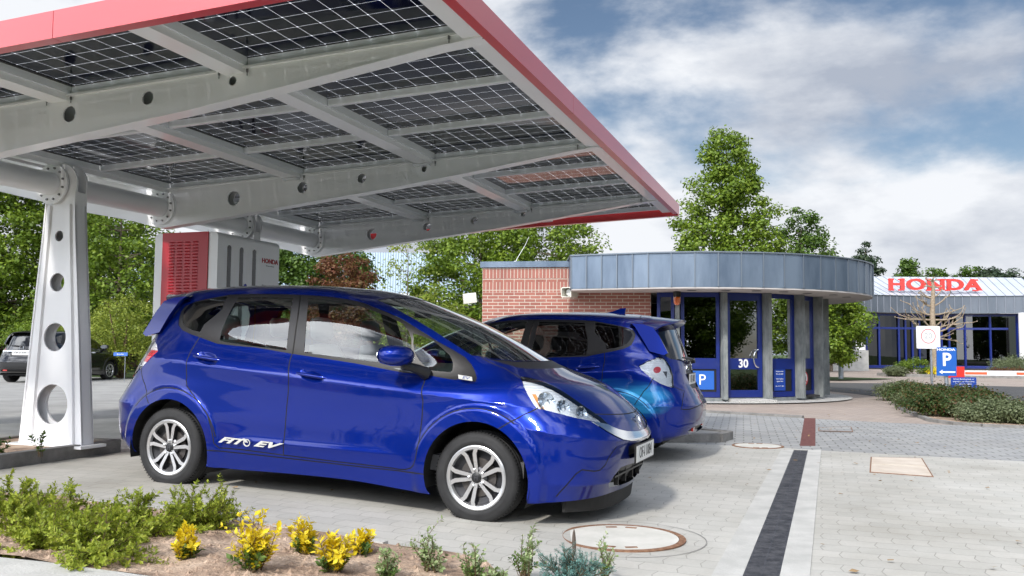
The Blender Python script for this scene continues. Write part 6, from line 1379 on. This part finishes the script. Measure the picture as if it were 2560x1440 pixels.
for i,(x,y,R,H,kind,lb) in enumerate(((36.0,90,3.2,12.2,'c','dark conifer with bushy pointed top right of the zinc band'),(33.0,95,2.2,10.4,'c','smaller dark conifer at the very left of the far tree line'),(41.2,92,2.8,11.0,'p','pointed mid green tree above the letter H'),(45.0,95,3.2,9.8,'r','round pale green tree above the letters O and N'),(48.5,94,2.4,10.4,'r','dark round pine above the letter D'),(53.2,97,3.8,10.2,'u','flat topped pine with open crown above the letter A'),(58.5,98,3.0,9.6,'u','low dark pine at the right picture edge'))):
    pr={'c':lambda z: max(.10,(1-z)**.7*(.75+.25*min(1,z*3))),'p':P_cone,'r':P_round,'u':lambda z: max(.05,math.sin(math.pi*min(1,z*.9+.1))**.5)}[kind]
    tree('pine_tree' if kind!='r' else 'far_tree',(x,y,0),R,H,H*.12 if kind!='u' else H*.62,lb,'leaf_pine' if kind in 'cu' else 'leaf_dark',pr,40+i,ncl=110,nl=90,cr=.8,leaf=.30,flat=.5,group='trees on the skyline behind the main building',nlimb=14,r0=.22)
# bare pollarded tree
rnd=random.Random(5); root=empty('bare_tree',(19.9,42,0),label='leafless pollarded plane tree with knobbly horizontal branches in the flower bed',cat='tree'); mb=MB(); mb.tube([(0,0,0),(.05,0,1.5),(.02,0,3.0),(.10,0,4.2),(.06,0,4.6)],[.17,.15,.12,.08,.06],9); tk=mb.build('trunk',[MATS['bark_pale']],root,True)
mb=MB()
def brn(p,d,l,r,dep):
    pts=[p];q=p.copy();dd=d.copy(); k=5
    for i in range(k): dd=(dd+Vector((rnd.uniform(-.3,.3),rnd.uniform(-.3,.3),rnd.uniform(-.12,.34)))).normalized(); q=q+dd*l/k; pts.append(q.copy())
    mb.tube(pts,[r*(1-.55*i/k) for i in range(k+1)],5); mb.box(q,(r*1.5,)*3)
    if dep>0:
        for j in (2,3,5): brn(pts[j],(dd+unit(rnd)*.6).normalized(),l*.34,r*.6,dep-1)
for z,l in ((1.75,1.35),(2.0,1.5),(2.3,1.6),(2.65,1.6),(2.9,1.45),(3.3,1.0),(3.7,.75),(4.2,.5),(4.5,.3)):
    for k in range(3): a=rnd.uniform(0,6.28) if k>1 else (k*math.pi+rnd.uniform(-.4,.4)); brn(Vector((.03,0,z)),Vector((math.cos(a),math.sin(a)*.8,.12)).normalized(),l*rnd.uniform(.8,1.1),.045,1 if z<3.5 else 0)
mb.build('branch',[MATS['bark_pale']],root)
# shrubs
def shrub(name,loc,R,H,label,lm,seed,ncl=26,nl=90,cr=.3,leaf=.07,group=None,flat=.7,prof=None,stems=8,cat='shrub'):
    root=empty(name,loc,label=label,cat=cat,group=group); rnd=random.Random(seed)
    V,F,C=crown(rnd,dict(R=R,H=H*.85,prof=prof or P_round,ph=seed),ncl,nl,cr,leaf*.8,flat,H*.12,.5); meshobj('foliage',V,F,MATS[lm],root)
    mb=MB()
    for c in C[:stems]: mb.tube([(0,0,-.03),(c.x*.5,c.y*.5,c.z*.45),tuple(c)],[.02*H,.014*H,.006*H],5)
    mb.build('stem',[MATS['twig']],root); return root
L1=[(-25.5,36.5,1.6,2.8,'leaf_dark','dark shrub at the far left behind the black car'),(-22.0,36.0,1.6,2.6,'leaf_dark','dark shrub behind the black car roof'),(-18.6,35.5,1.5,2.4,'leaf_green','green shrub just right of the column behind the black car'),(-15.9,33.2,1.45,2.5,'leaf_lime','yellow green feathery shrub right of the black car nose'),(-13.6,31.2,1.5,2.9,'leaf_lime','largest yellow green feathery shrub left of the charging cabinet'),(-12.0,33.0,1.5,2.7,'leaf_lime','yellow green shrub touching the charging cabinet edge'),(-10.0,35.0,1.7,3.0,'leaf_dark','dark shrub hidden behind the cars'),(-5.2,37,1.5,2.9,'leaf_lime','pale shrub under the sapling'),(-2.6,36,1.3,2.9,'leaf_lime','pale green shrub left of the brick wall')]
for i,(x,y,R,H,lm,lb) in enumerate(L1): shrub('shrub',(x,y,0),R,H,lb,lm,60+i,ncl=60,nl=110,cr=.36,leaf=.09,group='shrubs along the parking area')
shrub('clipped_hedge',(26.0,42.5,0),2.6,.95,'long clipped hedge right of the bare tree','leaf_grey',80,ncl=130,nl=120,cr=.35,leaf=.08,prof=lambda z:1.0,cat='hedge')
for i,(x,y,R,H,lm,lb) in enumerate(((18.6,41.0,.9,.75,'leaf_green','bright green perennial clump at the left end of the flower bed'),(17.6,40.9,.5,.40,'leaf_grey','small grey green cushion at the flower bed tip'),(19.3,40.4,.35,.3,'leaf_yellow','patch of yellow flowers in the far flower bed'),(22.5,40.3,.9,.35,'leaf_red','reddish low cushion in the far flower bed'))): shrub('perennial',(x,y,.05),R,H,lb,lm,84+i,ncl=30,nl=80,cr=.22,leaf=.08,cat='plant')
# sign island shrubs: roses and lavender
isl=[(7.7,14.5,.50,.52,'leaf_grey','grey lavender cushion at the front tip of the island'),(8.05,14.2,.45,.50,'leaf_grey','lavender at the right front kerb of the island'),(7.55,15.6,.6,.66,'leaf_rose','red tinged rose bush behind the front lavender'),(8.25,15.3,.62,.62,'leaf_rose','rose bush at the right front of the island'),(7.9,16.7,.7,.78,'leaf_rose','tallest rose bush in front of the sign post'),(8.65,16.6,.6,.60,'leaf_rose','rose bush at the right side of the island'),(8.15,17.9,.55,.60,'leaf_grey','grey green lavender left of the sign post'),(9.0,17.6,.65,.74,'leaf_rose','rose bush below the dark blue notice'),(8.75,19.3,.6,.62,'leaf_rose','rose bush behind the sign post'),(9.15,20.9,.7,.60,'leaf_grey','grey green cushion at the far end of the island'),(9.7,21.8,.6,.55,'leaf_grey','farthest grey green cushion by the road'),(9.6,19.6,.5,.55,'leaf_rose','small rose bush under the barrier')]
leafmat('leaf_rose',(.028,.055,.014),(.055,.10,.022),(.20,.055,.028))
for i,(x,y,R,H,lm,lb) in enumerate(isl): shrub('rose_bush' if lm=='leaf_rose' else 'lavender',(x,y,.03),R*.86,H*.62,lb,lm,100+i,ncl=46,nl=80,cr=.20,leaf=.055 if lm=='leaf_rose' else .05,group='shrubs on the sign island',cat='shrub')
# ---- foreground plants with real branches
def sprig(rnd,V,F,mb,p,d,l,r,nl,leaf,droop=.0,wid=.5,tw=True,whorl=2,up=.2):
    pts=[p.copy()];q=p.copy();dd=d.copy();k=7
    for i in range(k): dd=(dd+Vector((rnd.uniform(-.14,.14),rnd.uniform(-.14,.14),-droop+rnd.uniform(-.1,.1)))).normalized(); q=q+dd*l/k; pts.append(q.copy())
    if tw: mb.tube(pts,[r*(1-.75*i/k) for i in range(k+1)],4,cap=False)
    for i in range(nl):
        f=(.15+.85*(i+rnd.random())/nl)*k; j=min(k-1,int(f)); p0=pts[j].lerp(pts[j+1],f-j); ax=(pts[j+1]-pts[j]).normalized(); s=ax.orthogonal().normalized(); a0=rnd.uniform(0,6.28)
        for w in range(whorl):
            a=a0+w*2*math.pi/whorl; o=(Matrix.Rotation(a,3,ax)@s); ld=(o*.9+ax*.55+Vector((0,0,up))).normalized(); n=ax.cross(ld).cross(ld)*-1+unit(rnd)*.35+Vector((0,0,.4)); n=(n-ld*n.dot(ld)).normalized(); s2=n.cross(ld); L_=leaf*rnd.uniform(.65,1.25); b=len(V)
            c=p0+ld*L_*.5-n*L_*.06
            V+=[p0,c+s2*L_*wid*.5+n*L_*.07,p0+ld*L_-n*L_*.10,c-s2*L_*wid*.5+n*L_*.07]; F.append((b,b+1,b+2,b+3))
    return pts
def bushy(name,px,label,lm,seed,n,l,leaf,spread,droop,nl,side=3,cat='plant',group=None,twm='twig',dens=1,wid=.5,whorl=2,fm=None,aim=None,r=.004):
    x,y=px; root=empty(name,(x,y,bedz(x,y)+.045),label=label,cat=cat,group=group); rnd=random.Random(seed); V=[];F=[];mb=MB(); V2=[];F2=[]
    for i in range(n):
        a=rnd.uniform(0,6.28); t=rnd.random()**.7*spread; d=Vector((math.cos(a)*t,math.sin(a)*t,1-.45*t)).normalized()
        if aim: d=(d+Vector(aim)*rnd.uniform(.3,1)).normalized()
        ll=l*rnd.uniform(.6,1.15); st=Vector((rnd.uniform(-.03,.03),rnd.uniform(-.03,.03),-.02))
        pts=sprig(rnd,V,F,mb,st,d,ll,r,nl,leaf,droop,wid,True,whorl)
        for k in range(side):
            j=rnd.randint(2,6); dd=((pts[j]-pts[j-1]).normalized()+unit(rnd)*.9).normalized(); dd.z=abs(dd.z)*.8+.1; sprig(rnd,V,F,mb,pts[j],dd.normalized(),ll*rnd.uniform(.25,.5),r*.5,max(3,int(nl*.5)),leaf*.9,droop*.5,wid,True,whorl)
    if lm in ('leaf_yellow','leaf_varieg'):
        for i in range(n): a=rnd.uniform(0,6.28); sprig(rnd,V2,F2,mb,Vector((rnd.uniform(-.03,.03),rnd.uniform(-.03,.03),-.01)),Vector((math.cos(a)*.5,math.sin(a)*.5,1)).normalized(),l*.5,r*.6,7,leaf*.85,0,wid,True,2)
    meshobj('foliage',V,F,MATS[lm],root)
    if V2: meshobj('base_leaves',V2,F2,MATS['leaf_base'],root)
    mb.build('stem',[MATS[twm]],root); return root
def gp(px,py,z=None):
    # pixel on the photo -> point on the bed, used once to lay out the planting plan
    return None
sh=[(-2.95,5.35,'spreading evergreen shrub at the left picture edge, tallest at the back'),(-2.64,4.80,'wide low evergreen shrub left of the soil gap'),(-1.98,4.80,'evergreen shrub under the rear wheel with upright shoots'),(-1.95,4.30,'evergreen shrub whose pale stems fan out over the soil'),(-1.80,5.10,'evergreen shrub arching right toward the yellow plants'),(-2.30,4.48,'low evergreen shrub at the front left over dark soil'),(-2.42,5.05,'evergreen shrub at the outermost left of the bed')]
for i,(x,y,lb) in enumerate(sh): bushy('evergreen_shrub',(x,y),lb,'leaf_shrub',200+i,34 if i<5 else 24,.25,.026,1.75,.02,22,6,'shrub','spreading evergreen shrubs in the front bed',wid=.46,r=.004,aim=(.7,.0,.05) if i==4 else None)
ye=[(-1.57,4.37,9,.17,'yellow leaved euonymus between the evergreen shrub and the tallest yellow plant'),(-1.18,4.16,18,.30,'tallest yellow euonymus, upright in front of the door'),(-1.04,4.56,11,.20,'yellow euonymus behind, right of the tallest one'),(-.82,4.23,12,.20,'yellow euonymus in the middle of the bed, with green foot'),(-.75,4.60,7,.15,'rightmost and smallest yellow euonymus')]
for i,(x,y,n,l,lb) in enumerate(ye): bushy('yellow_euonymus',(x,y),lb,'leaf_yellow',230+i,int(n*.8)+1,l*.86,.038,.40,.0,10,2,'plant','yellow euonymus plants in the front bed',wid=.55)
va=[(-.57,4.18,9,.15,'variegated euonymus beside the yellow group, low and wide'),(-.38,4.37,9,.21,'upright variegated euonymus in front of the front wheel'),(-.16,4.25,8,.17,'variegated euonymus left of the front pair'),(.07,4.32,9,.19,'variegated euonymus just left of the blue juniper'),(.45,4.35,5,.17,'two shooted variegated euonymus between juniper and manhole'),(-.06,4.19,6,.08,'tiny variegated euonymus cut by the lower picture edge')]
for i,(x,y,n,l,lb) in enumerate(va): bushy('variegated_euonymus',(x,y),lb,'leaf_varieg',240+i,n,l,.024,.40,.0,11,2,'plant','variegated euonymus plants in the front bed',wid=.6)
bushy('blue_juniper',(.28,4.22),'low blue green juniper at the bottom edge beside the manhole','leaf_blue',251,46,.17,.014,1.3,.0,26,6,'shrub',wid=.28,whorl=3)
bushy('small_seedling',(-4.0,7.6),'tiny leafy plant at the foot of the column','leaf_dark',252,4,.22,.04,.4,.0,7,1,wid=.6,group='seedlings at the column foot').location.z=.22
bushy('small_seedling',(-4.25,7.45),'second tiny leafy plant on the kerbed island, nearer the picture edge','leaf_dark',253,4,.22,.04,.5,.0,7,1,wid=.6,group='seedlings at the column foot').location.z=.22
# feather stuck in the soil by the juniper
mb=MB(); V=[];F=[]
for i in range(10):
    t=i/9; w_=.011*math.sin(math.pi*min(1,t*.9+.08))**.6; V+=[(-w_+.004*t,.0,t*.125),(.0+.004*t,-.003,t*.125),(w_*.8+.004*t,.0,t*.125)]
for i in range(9): b=i*3; F+=[(b,b+1,b+4,b+3),(b+1,b+2,b+5,b+4)]
mb.add(V,F); o=mb.build('feather',[mat('feather_brown',(.10,.075,.06),.7)]); o.location=(.31,4.33,bedz(.28,4.35)+.15); o.rotation_euler=(0,R_(-3),0); tag(o,'single brown feather standing upright in the blue juniper','feather')
# dead leaves blown along the kerbs and the road edge
rnd=random.Random(9); mb=MB()
for i in range(420):
    if i<260: x=rnd.uniform(8.6,13);y=26.4-(x-8.6)*1.0+rnd.gauss(0,.5)
    else: x=rnd.uniform(-2.2,6.0); y=rnd.uniform(4.6,16)
    r=rnd.uniform(.012,.03); a=rnd.uniform(0,6.28); z=gz(x,y)+.028
    mb.add([(x+r*math.cos(a+k*1.57),y+r*math.sin(a+k*1.57)*.7,z+rnd.uniform(0,.012)) for k in range(4)],[(0,1,2,3)])
tag(mb.build('fallen_leaves',[mat('dry_leaf',(.30,.20,.10),.9)]),'scattered dry leaves on the paving and road edge','leaf litter',None,'stuff')
# grass at the roots of the far shrubs
sheet('shrub_ground',[(-30,34.0),(-17,33.0),(-11,30.2),(-8,33),(0,35.5),(3,35),(3,60),(-30,60)],.012,MATS['grass'],2.0)
# tree belt and hedge across the road behind the lens, mirrored in the car and the glazing
for i,(x,y,rz,k) in enumerate(((-26,-16,0,.95),(-19,-19,1.2,1.0),(-12,-17,2.1,.85),(-5,-20,3.0,1.0),(2,-18,4.1,.9),(9,-20,5.2,1.05),(16,-17,.7,.9),(23,-20,1.9,1.0),(30,-14,2.8,1.0),(43,-6,.4,.9),(46,2,1.4,1.0),(44,10,2.3,.95),(47,18,3.3,1.0),(46,26,4.0,.9),(-15.5,-23,.9,1.2),(-8.5,-25,2.6,1.25),(-1.5,-25,3.7,1.2),(5.5,-25,4.6,1.25),(12.5,-24,5.5,1.2),(19.5,-24,.2,1.2),(26.5,-20,1.1,1.15))):
    tree('deciduous_tree',(x,y,0),3.2,10,.4,'tree of the belt behind the photographer, seen only as a reflection','leaf_green',P_ovoid,28,group='tree belt behind the viewpoint',src='dense',rz=rz,sc=(1.15*k,1.15*k,.85*k))
def place(root,x,y,z,h,pi):
    ch,sh=math.cos(h),math.sin(h); F=Vector((ch*math.cos(pi),sh*math.cos(pi),-math.sin(pi))); Lf=Vector((-sh,ch,0)); U=F.cross(Lf)
    root.matrix_world=Matrix(((F.x,Lf.x,U.x,x),(F.y,Lf.y,U.y,y),(F.z,Lf.z,U.z,z),(0,0,0,1)))
c1=make_car('parked_car','dark blue electric hatchback in front, side on under the solar carport'); place(c1,.0614,6.5192,CAMH-1.1286,-.3727,.0298)
c2=make_car('parked_car','blue hatchback with pale wave graphic, facing away, tailgate toward the brick gatehouse',True); place(c2,-1.035,10.538,CAMH-1.135,2.818,-.012)
c3=make_car('parked_car','black people carrier behind the front column, seen from its rear right',third=True)
c3.scale=(1.08,1.04,1.0)
def place_scaled(root,x,y,z,h,sc):
    root.matrix_world=Matrix.Translation((x,y,z))@Matrix.Rotation(h,4,'Z')@Matrix.Diagonal((*sc,1))
_h=R_(83); _f=Vector((math.cos(_h),math.sin(_h),0)); _l=Vector((-math.sin(_h),math.cos(_h),0)); _p=Vector((-15.4,27.4,0))+_f*2.7-_l*.78
place_scaled(c3,_p.x,_p.y,0,_h,(1.08,1.04,1.03))
